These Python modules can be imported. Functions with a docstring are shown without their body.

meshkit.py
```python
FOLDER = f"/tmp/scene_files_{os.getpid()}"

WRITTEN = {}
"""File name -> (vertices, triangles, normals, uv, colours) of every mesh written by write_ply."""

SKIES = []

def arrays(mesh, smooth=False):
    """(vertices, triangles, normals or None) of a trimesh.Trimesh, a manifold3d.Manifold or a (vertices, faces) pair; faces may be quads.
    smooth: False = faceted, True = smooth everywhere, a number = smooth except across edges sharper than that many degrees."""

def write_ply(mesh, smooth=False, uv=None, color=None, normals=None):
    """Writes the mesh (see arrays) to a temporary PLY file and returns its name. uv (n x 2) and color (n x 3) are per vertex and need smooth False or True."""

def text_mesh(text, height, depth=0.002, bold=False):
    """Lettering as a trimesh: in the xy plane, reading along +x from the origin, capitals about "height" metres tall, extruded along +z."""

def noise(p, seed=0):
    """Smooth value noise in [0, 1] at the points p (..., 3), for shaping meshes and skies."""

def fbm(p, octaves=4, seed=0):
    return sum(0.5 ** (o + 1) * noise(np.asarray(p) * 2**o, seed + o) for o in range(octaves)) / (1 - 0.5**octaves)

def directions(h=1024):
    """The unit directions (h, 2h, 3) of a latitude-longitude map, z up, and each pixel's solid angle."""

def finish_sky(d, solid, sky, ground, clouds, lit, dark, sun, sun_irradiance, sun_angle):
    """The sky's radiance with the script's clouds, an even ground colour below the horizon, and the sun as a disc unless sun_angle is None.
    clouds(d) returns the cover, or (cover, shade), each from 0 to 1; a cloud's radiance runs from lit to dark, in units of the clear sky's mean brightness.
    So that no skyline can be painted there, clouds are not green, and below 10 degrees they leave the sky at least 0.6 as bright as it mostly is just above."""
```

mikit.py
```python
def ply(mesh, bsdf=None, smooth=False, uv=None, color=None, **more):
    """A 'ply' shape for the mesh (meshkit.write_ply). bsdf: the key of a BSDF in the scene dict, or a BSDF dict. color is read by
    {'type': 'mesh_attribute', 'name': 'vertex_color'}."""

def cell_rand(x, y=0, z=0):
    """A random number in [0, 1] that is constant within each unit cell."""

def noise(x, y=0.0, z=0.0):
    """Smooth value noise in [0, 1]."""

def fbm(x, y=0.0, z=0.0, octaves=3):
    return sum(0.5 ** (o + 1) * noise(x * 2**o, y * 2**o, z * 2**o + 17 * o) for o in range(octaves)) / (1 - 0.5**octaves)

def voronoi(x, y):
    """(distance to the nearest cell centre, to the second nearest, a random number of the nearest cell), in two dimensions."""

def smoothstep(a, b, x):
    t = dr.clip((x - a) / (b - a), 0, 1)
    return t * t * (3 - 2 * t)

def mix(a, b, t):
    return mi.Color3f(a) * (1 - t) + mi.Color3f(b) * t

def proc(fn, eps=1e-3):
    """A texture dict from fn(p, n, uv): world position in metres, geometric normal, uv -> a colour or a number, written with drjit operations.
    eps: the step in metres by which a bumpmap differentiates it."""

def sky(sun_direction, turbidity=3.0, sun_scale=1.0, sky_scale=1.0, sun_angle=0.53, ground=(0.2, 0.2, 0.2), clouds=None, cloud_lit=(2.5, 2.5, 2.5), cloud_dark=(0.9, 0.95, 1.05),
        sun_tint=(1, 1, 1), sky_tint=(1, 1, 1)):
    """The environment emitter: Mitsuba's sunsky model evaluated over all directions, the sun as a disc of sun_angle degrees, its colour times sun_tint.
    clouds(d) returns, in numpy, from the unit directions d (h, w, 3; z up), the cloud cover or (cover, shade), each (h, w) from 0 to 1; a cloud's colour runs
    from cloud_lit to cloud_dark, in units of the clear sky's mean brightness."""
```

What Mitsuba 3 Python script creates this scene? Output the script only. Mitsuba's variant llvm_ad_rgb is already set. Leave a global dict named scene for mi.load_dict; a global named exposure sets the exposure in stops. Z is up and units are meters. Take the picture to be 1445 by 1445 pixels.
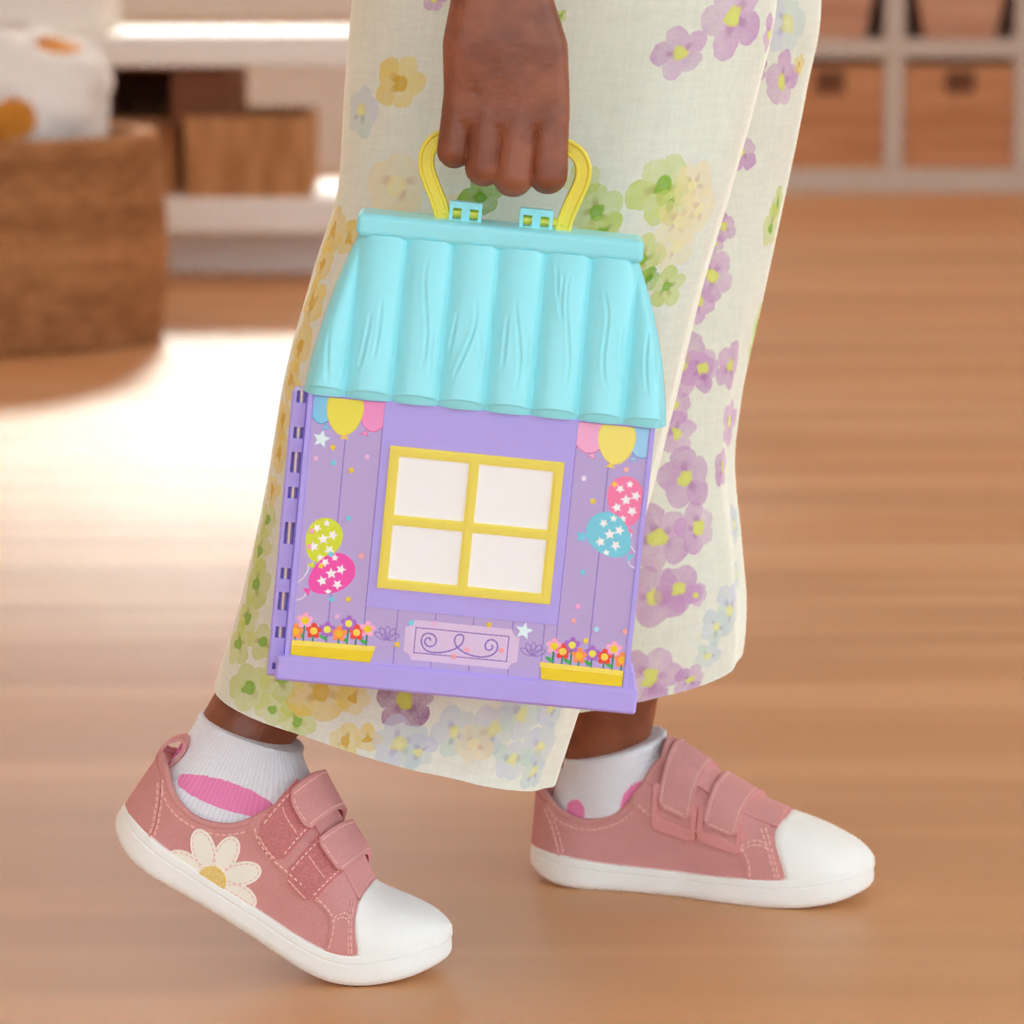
import math, random
import numpy as np, trimesh, drjit as dr, mitsuba as mi
import mikit, meshkit
import manifold3d as m3
from manifold3d import Manifold, CrossSection
from shapely.geometry import Polygon, LineString, Point, box as sbox, MultiPolygon
from shapely import affinity
from shapely.ops import unary_union
from scipy.interpolate import PchipInterpolator as Pch
from mikit import proc, noise, fbm, cell_rand, smoothstep, mix

random.seed(7)
T = mi.ScalarTransform4f
scene, labels = {}, {}

# ------------------------------------------------------------------ camera, sky, exposure
F, CAM_H, PITCH_C = 5202.0, 0.562, math.radians(9.656)      # focal length in px, camera height, camera tilt
exposure = 2.6
LAMP = 0.42                                            # radiance of the ceiling lamps
CD, CU = np.array([0, math.cos(PITCH_C), -math.sin(PITCH_C)]), np.array([0, math.sin(PITCH_C), math.cos(PITCH_C)])
scene['camera'] = {'type': 'thinlens', 'fov': math.degrees(2 * math.atan(722.5 / F)), 'fov_axis': 'x',
                   'aperture_radius': 0.006, 'focus_distance': 1.88, 'near_clip': 0.05, 'far_clip': 100.0,
                   'to_world': T().look_at(origin=[0, 0, CAM_H], target=[0, float(CD[1]), CAM_H + float(CD[2])], up=[0, 0, 1])}
scene['sky'] = mikit.sky([-0.03, math.cos(math.radians(30)), math.sin(math.radians(30))], turbidity=4, sun_scale=0.30, sun_angle=8.0, sun_tint=(0.78, 1.0, 1.34), sky_scale=1.0, ground=(0.35, 0.33, 0.30),
                         clouds=lambda d: np.ones(d.shape[:2]), cloud_lit=(3.75, 4.36, 4.75), cloud_dark=(3.0, 3.0, 3.0))


def at(u, v, Y):
    """a point of the photograph's frame at depth Y, in metres"""
    d = CD * F + CU * (722.5 - v) + np.array([1.0, 0, 0]) * (u - 722.5)
    return np.array([0, 0, CAM_H]) + d * (Y / d[1])


# ------------------------------------------------------------------ helpers
def srgb(r, g, b):
    c = np.array([r, g, b]) / 255.0
    return [float(x) for x in np.where(c <= 0.04045, c / 12.92, ((c + 0.055) / 1.055) ** 2.4)]


def rgb(c):
    return {'type': 'rgb', 'value': list(c)}


def plastic(key, c, rough=0.35, spec=0.5, **kw):
    scene[key] = {'type': 'twosided', 'bsdf': {'type': 'principled', 'base_color': rgb(c) if not isinstance(c, dict) else c, 'roughness': rough, 'specular': spec, **kw}}
    return key


def tri(mesh):
    if hasattr(mesh, 'to_mesh'):
        m = mesh.to_mesh()
        return trimesh.Trimesh(np.array(m.vert_properties[:, :3]), np.array(m.tri_verts), process=False)
    return mesh


def cat(ms):
    return trimesh.util.concatenate([tri(m) for m in ms])


def put(name, mesh, mat, parent=None, label=None, category=None, group=None, kind=None, smooth=30, **kw):
    key = f'{parent}__{name}' if parent else name
    k, n = key, 0
    while k in scene or (k in labels and parent is None and k not in scene and n == 0 and k in placed):
        n += 1
        k = f'{key}_{n:03d}'
    if isinstance(mesh, dict):
        scene[k] = dict(mesh)
    else:
        scene[k] = mikit.ply(tri(mesh), mat, smooth=smooth, **kw)
    e = {a: b for a, b in (('label', label), ('category', category), ('group', group), ('kind', kind)) if b}
    if e:
        labels.setdefault(k, {}).update(e)
    return k


placed = set()


def thing(name, label, category, group=None):
    k, n = name, 0
    while k in placed:
        n += 1
        k = f'{name}_{n:03d}'
    placed.add(k)
    labels[k] = {'label': label, 'category': category}
    if group:
        labels[k]['group'] = group
    return k


def box(lo, hi, bev=0.0):
    lo, hi = np.minimum(lo, hi), np.maximum(lo, hi)
    if bev <= 0:
        m = trimesh.creation.box(hi - lo)
        m.apply_translation((lo + hi) / 2)
        return m
    pts = []
    for sx in (0, 1):
        for sy in (0, 1):
            for sz in (0, 1):
                c = np.array([hi[0] if sx else lo[0], hi[1] if sy else lo[1], hi[2] if sz else lo[2]])
                s = np.array([-1 if sx else 1, -1 if sy else 1, -1 if sz else 1])
                for k in range(3):
                    q = c + s * bev
                    q[k] = c[k]
                    pts.append(q)
                pts.append(c + s * bev * (1 - 0.577))
    return trimesh.convex.convex_hull(np.array(pts))


def ball(c, r, n=20):
    return Manifold.sphere(r, n).translate([float(x) for x in c])


def bone(p0, r0, p1, r1, n=20):
    return Manifold.batch_hull([ball(p0, r0, n), ball(p1, r1, n)])


def chain(pts, n=20):
    return [bone(pts[i][0], pts[i][1], pts[i + 1][0], pts[i + 1][1], n) for i in range(len(pts) - 1)]


def union(ms):
    return Manifold.batch_boolean(ms, m3.OpType.Add)


def to_man(t):
    return Manifold(m3.Mesh(np.ascontiguousarray(t.vertices, np.float32), np.ascontiguousarray(t.faces, np.uint32)))


def sweep(pts, section, closed=False, up=(0, 1, 0)):
    """a section (n x 2: side, up) carried along a polyline; 'up' stays the section's second axis"""
    p = np.asarray(pts, float)
    t = np.gradient(p, axis=0)
    if closed:
        t = np.roll(p, -1, 0) - np.roll(p, 1, 0)
    t /= np.linalg.norm(t, axis=1, keepdims=True)
    upv = np.asarray(up, float)
    side = np.cross(t, upv)
    side /= np.linalg.norm(side, axis=1, keepdims=True)
    u2 = np.cross(side, t)
    s = np.asarray(section, float)
    if s.ndim == 2:
        s = np.repeat(s[None], len(p), 0)
    v = p[:, None] + s[:, :, :1] * side[:, None] + s[:, :, 1:] * u2[:, None]
    m, n = v.shape[:2]
    f = []
    for i in range(m if closed else m - 1):
        a, b = i * n, ((i + 1) % m) * n
        for j in range(n):
            k = (j + 1) % n
            f += [[a + j, b + j, b + k], [a + j, b + k, a + k]]
    v = v.reshape(-1, 3)
    if not closed:
        c0, c1 = len(v), len(v) + 1
        v = np.vstack([v, p[0], p[-1]])
        for j in range(n):
            k = (j + 1) % n
            f += [[c0, j, k], [c1, (m - 1) * n + k, (m - 1) * n + j]]
    m = trimesh.Trimesh(v, np.array(f), process=False)
    if m.volume < 0:
        m.invert()
    return m


def circle(r, n=12, ry=None):
    a = np.arange(n) * 2 * math.pi / n
    return np.stack([r * np.cos(a), (ry or r) * np.sin(a)], 1)


def spline(pts, n):
    p = np.asarray(pts, float)
    d = np.r_[0, np.cumsum(np.linalg.norm(np.diff(p, axis=0), axis=1))]
    from scipy.interpolate import CubicSpline
    return CubicSpline(d, p)(np.linspace(0, d[-1], n))


def lathe(profile, n=64):
    """profile: (r, z) points"""
    return trimesh.creation.revolve(np.asarray(profile, float), sections=n)


def flat_mesh(poly, res=None):
    polys = getattr(poly, 'geoms', [poly])
    out = []
    for g in polys:
        if g.is_empty or g.area <= 0:
            continue
        v, f = trimesh.creation.triangulate_polygon(g, engine='earcut')
        out.append(trimesh.Trimesh(np.c_[v, np.zeros(len(v))], f, process=True))
    m = trimesh.util.concatenate(out)
    if res:
        while m.edges_unique_length.max() > res and len(m.faces) < 30000:
            m = m.subdivide()
    n = m.face_normals[:, 2]
    m.faces[n < 0] = m.faces[n < 0][:, ::-1]
    return m


def drape(poly, fn, t0, t1, res):
    """a flat outline laid over the surface fn(x, s, offset) as a slab from offset t0 to t1"""
    m = flat_mesh(poly, res)
    v2, f = np.array(m.vertices[:, :2]), np.array(m.faces)
    a, b = fn(v2[:, 0], v2[:, 1], t1), fn(v2[:, 0], v2[:, 1], t0)
    e = np.sort(np.vstack([f[:, [0, 1]], f[:, [1, 2]], f[:, [2, 0]]]), axis=1)
    d = np.vstack([f[:, [0, 1]], f[:, [1, 2]], f[:, [2, 0]]])
    _, inv, cnt = np.unique(e, axis=0, return_inverse=True, return_counts=True)
    bd = d[cnt[inv.ravel()] == 1]
    n = len(v2)
    walls = np.vstack([np.c_[bd[:, 0], bd[:, 0] + n, bd[:, 1] + n], np.c_[bd[:, 0], bd[:, 1] + n, bd[:, 1]]])
    r = trimesh.Trimesh(np.vstack([a, b]), np.vstack([f, f[:, ::-1] + n, walls]), process=False)
    if r.volume < 0:
        r.invert()
    return r


def taubin(m, n=10):
    trimesh.smoothing.filter_taubin(m, iterations=n)
    return m


# ------------------------------------------------------------------ materials of the room
def floor_col(p, n, uv):
    row = dr.floor(p.y / 0.19)
    tone = cell_rand(row, dr.floor(p.x / 1.4 + cell_rand(row, 3) * 7), 5)
    g = fbm(p.x * 1.3 + 0.0, p.y * 13, 0, 3)
    g2 = fbm(p.x * 1.1, p.y * 9, 3, 3)
    c = mix(srgb(186, 136, 92), srgb(205, 156, 111), smoothstep(0.25, 0.75, g))
    c = mix(c, mi.Color3f(srgb(198, 138, 85)), 0.45 * smoothstep(0.35, 0.75, g2))
    return c * (0.985 + 0.03 * tone)


scene['mat_floor'] = {'type': 'twosided', 'bsdf': {'type': 'principled', 'base_color': proc(floor_col), 'roughness': 0.46, 'specular': 1.0}}
plastic('mat_wall', srgb(232, 222, 210), 0.8, 0.2)
plastic('mat_ceiling', srgb(240, 238, 234), 0.9, 0.1)
plastic('mat_white_paint', srgb(236, 230, 222), 0.45)
plastic('mat_greige_paint', srgb(205, 192, 182), 0.5)
plastic('mat_window_frame', srgb(238, 236, 232), 0.4)
scene['mat_pane'] = {'type': 'thindielectric'}


def wood(c0, c1, sx, sy, sz):
    def fn(p, n, uv):
        g = fbm(p.x * sx, p.y * sy, p.z * sz, 4)
        return mix(c0, c1, smoothstep(0.25, 0.75, g))
    return proc(fn)


plastic('mat_bin_wood', wood(srgb(186, 124, 80), srgb(208, 150, 106), 6, 6, 45), 0.5, 0.3)
plastic('mat_bin_wood_pale', wood(srgb(190, 136, 108), srgb(212, 164, 136), 6, 6, 45), 0.5, 0.3)
plastic('mat_bench_box', wood(srgb(170, 116, 72), srgb(196, 142, 96), 60, 30, 14), 0.65, 0.2)
plastic('mat_bench_box_dark', wood(srgb(132, 82, 54), srgb(152, 98, 68), 9, 9, 40), 0.6, 0.2)
plastic('mat_rail_wood', wood(srgb(206, 172, 142), srgb(218, 186, 158), 5, 5, 50), 0.5, 0.3)
plastic('mat_bin_handle', srgb(112, 70, 46), 0.6, 0.2)
plastic('mat_dark_handle', srgb(122, 76, 50), 0.6, 0.2)


def basket_col(p, n, uv):
    an = dr.atan2(p.y - 4.62, p.x + .655)
    row = dr.floor((p.z - .003) / .0107)
    g = 0.35 * noise(an * 60 + row * 9.1, row * 3.3) + 0.65 * cell_rand(dr.floor(row / 2), 4)
    g2 = fbm(an * 9, p.z * 160, 1.0, 3)
    return mix(srgb(140, 92, 54), srgb(190, 136, 92), smoothstep(0.15, 0.85, 0.5 * g + 0.5 * g2))


plastic('mat_basket', proc(basket_col), 0.8, 0.15)


def blanket_col(p, n, uv):
    d, d2, r = mikit.voronoi(p.x * 13 + 0.9, p.z * 13 + p.y * 9 + 0.2)
    return mix(srgb(232, 228, 224), srgb(206, 134, 52), smoothstep(0.40, 0.30, d) * smoothstep(0.3, 0.4, r))


plastic('mat_blanket', proc(blanket_col), 0.9, 0.1, sheen=0.3)

# ------------------------------------------------------------------ the room
XL, XR, YF, YB, ZC = -2.6, 2.9, -1.6, 7.35, 2.7


def wall_with_holes(axis, pos, thick, lo, hi, holes):
    """a wall across axis ('x' or 'y'), spanning lo..hi along the other axis and 0..ZC, with rectangular holes (a0, z0, a1, z1)"""
    poly = sbox(lo, 0, hi, ZC)
    for h in holes:
        poly = poly.difference(sbox(*h))
    m = trimesh.creation.extrude_polygon(poly, thick, engine='earcut')
    v = np.array(m.vertices)
    v = np.c_[v[:, 0], pos + v[:, 2], v[:, 1]] if axis == 'y' else np.c_[pos + v[:, 2], v[:, 0], v[:, 1]]
    m = trimesh.Trimesh(v, m.faces, process=False)
    if m.volume < 0:
        m.invert()
    return m


def struct(name, mesh, mat, label=None, **kw):
    return put(name, mesh, mat, label=label, kind='structure', **kw)


struct('floor', box([XL - .1, YF - .1, -0.05], [XR + .1, YB + .1, 0]), 'mat_floor', 'warm tan wooden floor, polished, reflecting the bright window on the left', smooth=False)
struct('ceiling', box([XL - .1, YF - .1, ZC], [XR + .1, YB + .1, ZC + .1]), 'mat_ceiling', 'plain white ceiling above the room', smooth=False)
WB = (-1.35, 0.44, -0.12, 2.45)
WF = [(-2.4, 0.1, -0.85, 2.6), (-0.75, 0.1, 0.95, 2.6), (1.05, 0.1, 2.75, 2.6)]
WR = [(-1.5, 0.1, 0.5, 2.6), (0.6, 0.1, 2.6, 2.6)]
struct('wall_back', wall_with_holes('y', YB, .1, XL - .1, XR + .1, [WB]), 'mat_wall', 'pale warm white back wall behind the bench and cubby shelf', smooth=False)
struct('wall_left', wall_with_holes('x', XL - .1, .1, YF - .1, YB + .1, []), 'mat_wall', 'plain pale wall on the left side of the room', smooth=False)
struct('wall_right', wall_with_holes('x', XR, .1, YF - .1, YB + .1, WR), 'mat_wall', 'pale wall with glazed openings on the right side', smooth=False)
struct('wall_front', wall_with_holes('y', YF - .1, .1, XL - .1, XR + .1, WF), 'mat_wall', 'pale wall with tall glazed openings facing the child', smooth=False)
wn = 0


def window(axis, pos, h, split=2):
    global wn
    wn += 1
    k = f'window_{wn}'
    a0, z0, a1, z1 = h
    pl = lambda lo, hi, d0, d1: box([lo[0], pos + d0, lo[1]], [hi[0], pos + d1, hi[1]]) if axis == 'y' else box([pos + d0, lo[0], lo[1]], [pos + d1, hi[0], hi[1]])
    labels[k] = {'kind': 'structure', 'label': {1: 'tall window in the back wall left of the cubby shelf'}.get(wn, 'tall glazed window of the bright side of the room')}
    fr = 0.035
    ms = [pl((a0, z0), (a1, z0 + fr), .02, .08), pl((a0, z1 - fr), (a1, z1), .02, .08)]
    xs = np.linspace(a0 + fr / 2, a1 - fr / 2, split + 1)
    for x in xs:
        ms.append(pl((x - fr / 2, z0 + fr), (x + fr / 2, z1 - fr), .02, .08))
    put('frame', cat(ms), 'mat_window_frame', k, smooth=False)
    for i in range(split):
        q = [[xs[i] + fr / 2, z0 + fr], [xs[i + 1] - fr / 2, z0 + fr], [xs[i + 1] - fr / 2, z1 - fr], [xs[i] + fr / 2, z1 - fr]]
        v = np.array([[x, pos + .05, z] if axis == 'y' else [pos + .05, x, z] for x, z in q])
        put('pane', trimesh.Trimesh(v, [[0, 1, 2], [0, 2, 3]], process=False), 'mat_pane', k, smooth=False)


window('y', YB, WB, 1)
for h in WF:
    window('y', YF - .1, h, 1)
for h in WR:
    window('x', XR, h, 1)

# ------------------------------------------------------------------ ceiling lamps over the back of the room
for i, (x, y) in enumerate(((-1.3, 3.6), (1.3, 3.6), (-1.3, 5.4), (1.3, 5.4))):
    k = thing('ceiling_light', ['square ceiling lamp above the left middle of the room', 'square ceiling lamp above the right middle of the room', 'square ceiling lamp above the bench and basket', 'square ceiling lamp above the cubby shelf'][i], 'lamp', 'square ceiling lamps')
    fr0 = sbox(x - .43, y - .43, x + .43, y + .43).difference(sbox(x - .40, y - .40, x + .40, y + .40))
    m = trimesh.creation.extrude_polygon(fr0, .04, engine='earcut')
    m.apply_translation([0, 0, ZC - .04])
    put('frame', m, 'mat_window_frame', k, smooth=False)
    q = np.array([[x - .40, y - .40, ZC - .03], [x - .40, y + .40, ZC - .03], [x + .40, y + .40, ZC - .03], [x + .40, y - .40, ZC - .03]])
    put('diffuser', trimesh.Trimesh(q, [[0, 1, 2], [0, 2, 3]], process=False), 'mat_window_frame', k, smooth=False, emitter={'type': 'area', 'radiance': rgb((LAMP, LAMP * 1.0, LAMP * 1.0))})

# ------------------------------------------------------------------ low bench on the left with its boxes
bk = thing('low_bench', 'low white open bench with two shelf boards, standing against the left background', 'bench')
YB0, YB1 = 5.24, 5.62
bx0, bx1 = -1.75, -0.02
bz = [float(at(0, v, YB0)[2]) for v in (50, 95, 280, 330)]
put('top_board', box([bx0, YB0, bz[1]], [bx1, YB1, bz[0]], .004), 'mat_white_paint', bk)
put('bottom_board', box([-0.515, YB0, bz[3]], [bx1, YB1, bz[2]], .004), 'mat_white_paint', bk)
put('bottom_board', box([bx0, YB0 + .03, bz[3]], [-0.52, YB1, bz[2]], .004), 'mat_white_paint', bk)
put('side_panel', box([bx1 - .03, YB0 + .01, bz[2]], [bx1 - .004, YB1, bz[1]]), 'mat_white_paint', bk)
put('side_panel', box([bx0 + .004, YB0 + .04, bz[2]], [bx0 + .03, YB1, bz[1]]), 'mat_white_paint', bk)
put('plinth', box([bx0 + .05, YB0 + .17, 0], [bx1 - .05, YB1 - .02, bz[3]]), 'mat_white_paint', bk)


def open_crate(name, lo, hi, t, mat, label, cat_, inside=None, **kw):
    k = thing(name, label, cat_)
    lo, hi = np.array(lo, float), np.array(hi, float)
    put('body', cat([box(lo, [hi[0], hi[1], lo[2] + t]), box([lo[0], lo[1], lo[2] + t], [lo[0] + t, hi[1], hi[2]]), box([hi[0] - t, lo[1], lo[2] + t], [hi[0], hi[1], hi[2]]),
                     box([lo[0] + t, hi[1] - t, lo[2] + t], [hi[0] - t, hi[1], hi[2]]), box([lo[0] + t, lo[1], lo[2] + t], [hi[0] - t, lo[1] + t, hi[2]])]), mat, k, smooth=False)
    return k


# brown compartment under the bench top, open towards the room on its left half
k = thing('storage_cubby', 'dark brown cubby box hung under the bench top, open at its left half', 'storage box')
x0, x1 = -.59, -.40
z0, z1 = float(at(0, 181, YB0 + .05)[2]), bz[1]
put('body', cat([box([x0, YB0 + .05, z1 - .006], [x1, YB1 - .02, z1]), box([x0, YB0 + .05, z0], [x0 + .008, YB1 - .02, z1 - .006]), box([x1 - .008, YB0 + .05, z0], [x1, YB1 - .02, z1 - .006]),
                 box([x0 + .008, YB1 - .03, z0], [x1 - .008, YB1 - .02, z1 - .006]), box([x0 + .008, YB0 + .05, z0], [x1 - .008, YB1 - .03, z0 + .006])]), 'mat_bench_box_dark', k, smooth=False)
put('front_panel', box([-.485, YB0 + .04, z0 + .006], [x1 - .008, YB0 + .05, z1 - .006]), 'mat_dark_handle', k, smooth=False)
open_crate('storage_box', [-.466, YB0 + .02, bz[2]], [-.290, YB1 - .1, float(at(0, 165, YB0 + .02)[2])], .008, 'mat_bench_box', 'square tan box on the lower bench board, right of the round basket', 'storage box')
open_crate('storage_box', [-.610, YB0 + .07, bz[2]], [-.482, YB1 - .08, float(at(0, 168, YB0 + .07)[2])], .008, 'mat_bench_box', 'tan box on the lower bench board, half hidden behind the round basket', 'storage box')
k = thing('white_box', 'white box standing on the bench top at the top left corner', 'box')
put('body', box([-1.15, YB0 + .05, bz[0]], [-.585, YB1 - .05, bz[0] + .17], .006), 'mat_white_paint', k)
put('slot', box([-.95, YB0 + .044, bz[0] + .004], [-.69, YB0 + .052, bz[0] + .016], .001), 'mat_greige_paint', k, label='grey slot along the lower edge')
k = thing('wall_rail', 'pale wooden rail fixed along the back wall behind the bench', 'rail')
put('board', box([-1.6, YB - .05, float(at(0, 56, YB - .05)[2])], [-.2, YB, float(at(0, 28, YB - .05)[2])], .003), 'mat_rail_wood', k)

# round basket with coiled rope rows
BC, BR, BH = np.array([-.655, 4.62, 0.0]), .222, .262
k = thing('woven_basket', 'round brown woven basket on the floor at the left edge', 'basket')
prof = [(0.001, 0.004)]
rows = 24
for i in range(rows):
    zc = .008 + (BH - .016) * i / (rows - 1)
    rr = BR * (0.955 + 0.05 * math.sin(math.pi * min(1, (i + 2) / rows)))
    for a in (-70, -35, 0, 35, 70):
        prof.append((rr - .007 + .007 * math.cos(math.radians(a)), zc + .0062 * math.sin(math.radians(a))))
inner = [(BR - .035, BH - .004), (BR - .035, .02), (.001, .02)]
bm = lathe(prof + inner, 72)
bm.apply_translation(BC)
put('body', bm, 'mat_basket', k, smooth=60)
# folded blanket in it
g = trimesh.creation.icosphere(subdivisions=5, radius=1.0)
v = np.array(g.vertices)
v = np.sign(v) * np.abs(v) ** 0.75
v = v * [.150, .12, .10] + [BC[0] + .0, BC[1], .285]
v += (meshkit.fbm(v * 14, 3, 4)[:, None] - .5) * .055 * np.array(g.vertices)
g = trimesh.Trimesh(v, g.faces, process=False)
put('blanket', g, 'mat_blanket', None, 'white blanket with orange blossoms bundled in the round basket', 'blanket', smooth=True)
placed.add('blanket')

# ------------------------------------------------------------------ cubby shelf on the right with its bins
ck = thing('cubby_shelf', 'greige cubby shelf with rows of wooden bins along the right background', 'shelf')
YS = 6.82
XU = [.465, .704, .944, 1.183]
cz = lambda v: at(0, v, YS)[2]
zb1, zb0 = cz(238), 0.0
zs0, zs1 = cz(82), cz(55)
zt0, zt1 = zs1 + (zs0 - zb1), zs1 + (zs0 - zb1) + .036
for x in XU:
    put('upright', box([x - .018, YS, zb1], [x + .018, YS + .32, zt1], .002), 'mat_greige_paint', ck)
put('base_board', box([XU[0] - .03, YS - .004, zb0], [XU[-1] + .03, YS + .32, zb1], .002), 'mat_greige_paint', ck)
put('shelf_board', box([XU[0] - .018, YS - .002, zs0], [XU[-1] + .018, YS + .32, zs1], .002), 'mat_greige_paint', ck)
put('top_board', box([XU[0] - .03, YS - .004, zt1 - .036], [XU[-1] + .03, YS + .32, zt1], .002), 'mat_greige_paint', ck)
put('back_panel', box([XU[0], YS + .30, zb1], [XU[-1], YS + .315, zt1 - .036]), 'mat_greige_paint', ck, smooth=False)
names = ['lower bin showing half of its front beside the trousers', 'lower bin in the right column of the cubby shelf', 'lower bin at the right edge of the frame']
for i in range(3):
    a, b = XU[i] + .020, XU[i + 1] - .020
    top = cz(92)
    k = thing('wooden_bin', ['wooden bin on the lower shelf, beside the flowered trousers, dark cut handle', 'wooden bin on the lower shelf, right of the upright, dark cut handle', 'wooden bin on the lower shelf past the last upright at the frame edge'][i], 'bin', 'wooden bins of the lower row')
    xc = (a + b) / 2
    face = sbox(a, zb1 + .001, b, top)
    put('handle', box([xc - .026, YS - .008, top - .050], [xc + .026, YS, top - .010], .003), 'mat_bin_handle', k, label='dark brown pull')
    m = trimesh.creation.extrude_polygon(face, .012, engine='earcut')
    v = np.array(m.vertices)
    m = trimesh.Trimesh(np.c_[v[:, 0], YS + .012 - v[:, 2], v[:, 1]], m.faces, process=False)
    put('front', m, 'mat_bin_wood', k, smooth=False)
    put('body', cat([box([a, YS + .012, zb1 + .001], [b, YS + .28, zb1 + .012]), box([a, YS + .012, zb1 + .012], [a + .01, YS + .28, top]), box([b - .01, YS + .012, zb1 + .012], [b, YS + .28, top]),
                     box([a + .01, YS + .27, zb1 + .012], [b - .01, YS + .28, top])]), 'mat_dark_handle', k, smooth=False)
for i in range(3):
    a, b = XU[i] + .022, XU[i + 1] - .022
    k = thing('tapered_bin', ['pale wooden bin narrowing downward on the upper shelf, beside the trousers', 'pale wooden bin narrowing downward on the upper shelf, right of the upright', 'pale wooden bin narrowing downward on the upper shelf past the last upright'][i], 'bin', 'tapered bins of the upper row')
    zt = zt0 - .02
    def hullbox(ax, bx, y0, y1, ins):
        return trimesh.convex.convex_hull(np.array([[ax + ins, y0, zs1 + .001], [bx - ins, y0, zs1 + .001], [ax + ins, y1, zs1 + .001], [bx - ins, y1, zs1 + .001],
                                                    [ax, y0, zt], [bx, y0, zt], [ax, y1, zt], [bx, y1, zt]]))
    outer = to_man(hullbox(a, b, YS + .006, YS + .26, .034))
    cut = to_man(hullbox(a + .01, b - .01, YS + .016, YS + .25, .034)).translate([0, 0, .01])
    put('body', outer - cut, 'mat_bin_wood_pale', k, smooth=False)

# ------------------------------------------------------------------ materials of the child and the toy
SKIN0, SKIN1 = srgb(146, 82, 55), srgb(124, 66, 43)


def skin_col(p, n, uv):
    g = fbm(p.x * 60, p.y * 60, p.z * 60, 3)
    g2 = noise(p.x * 900, p.y * 900, p.z * 900)
    return mix(SKIN0, SKIN1, smoothstep(0.3, 0.7, g)) * (0.95 + 0.1 * g2)


def skin_bump(p, n, uv):
    return fbm(p.x * 1400, p.y * 1400, p.z * 700, 2) + 0.8 * noise(p.x * 160, p.y * 160, p.z * 520)


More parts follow.
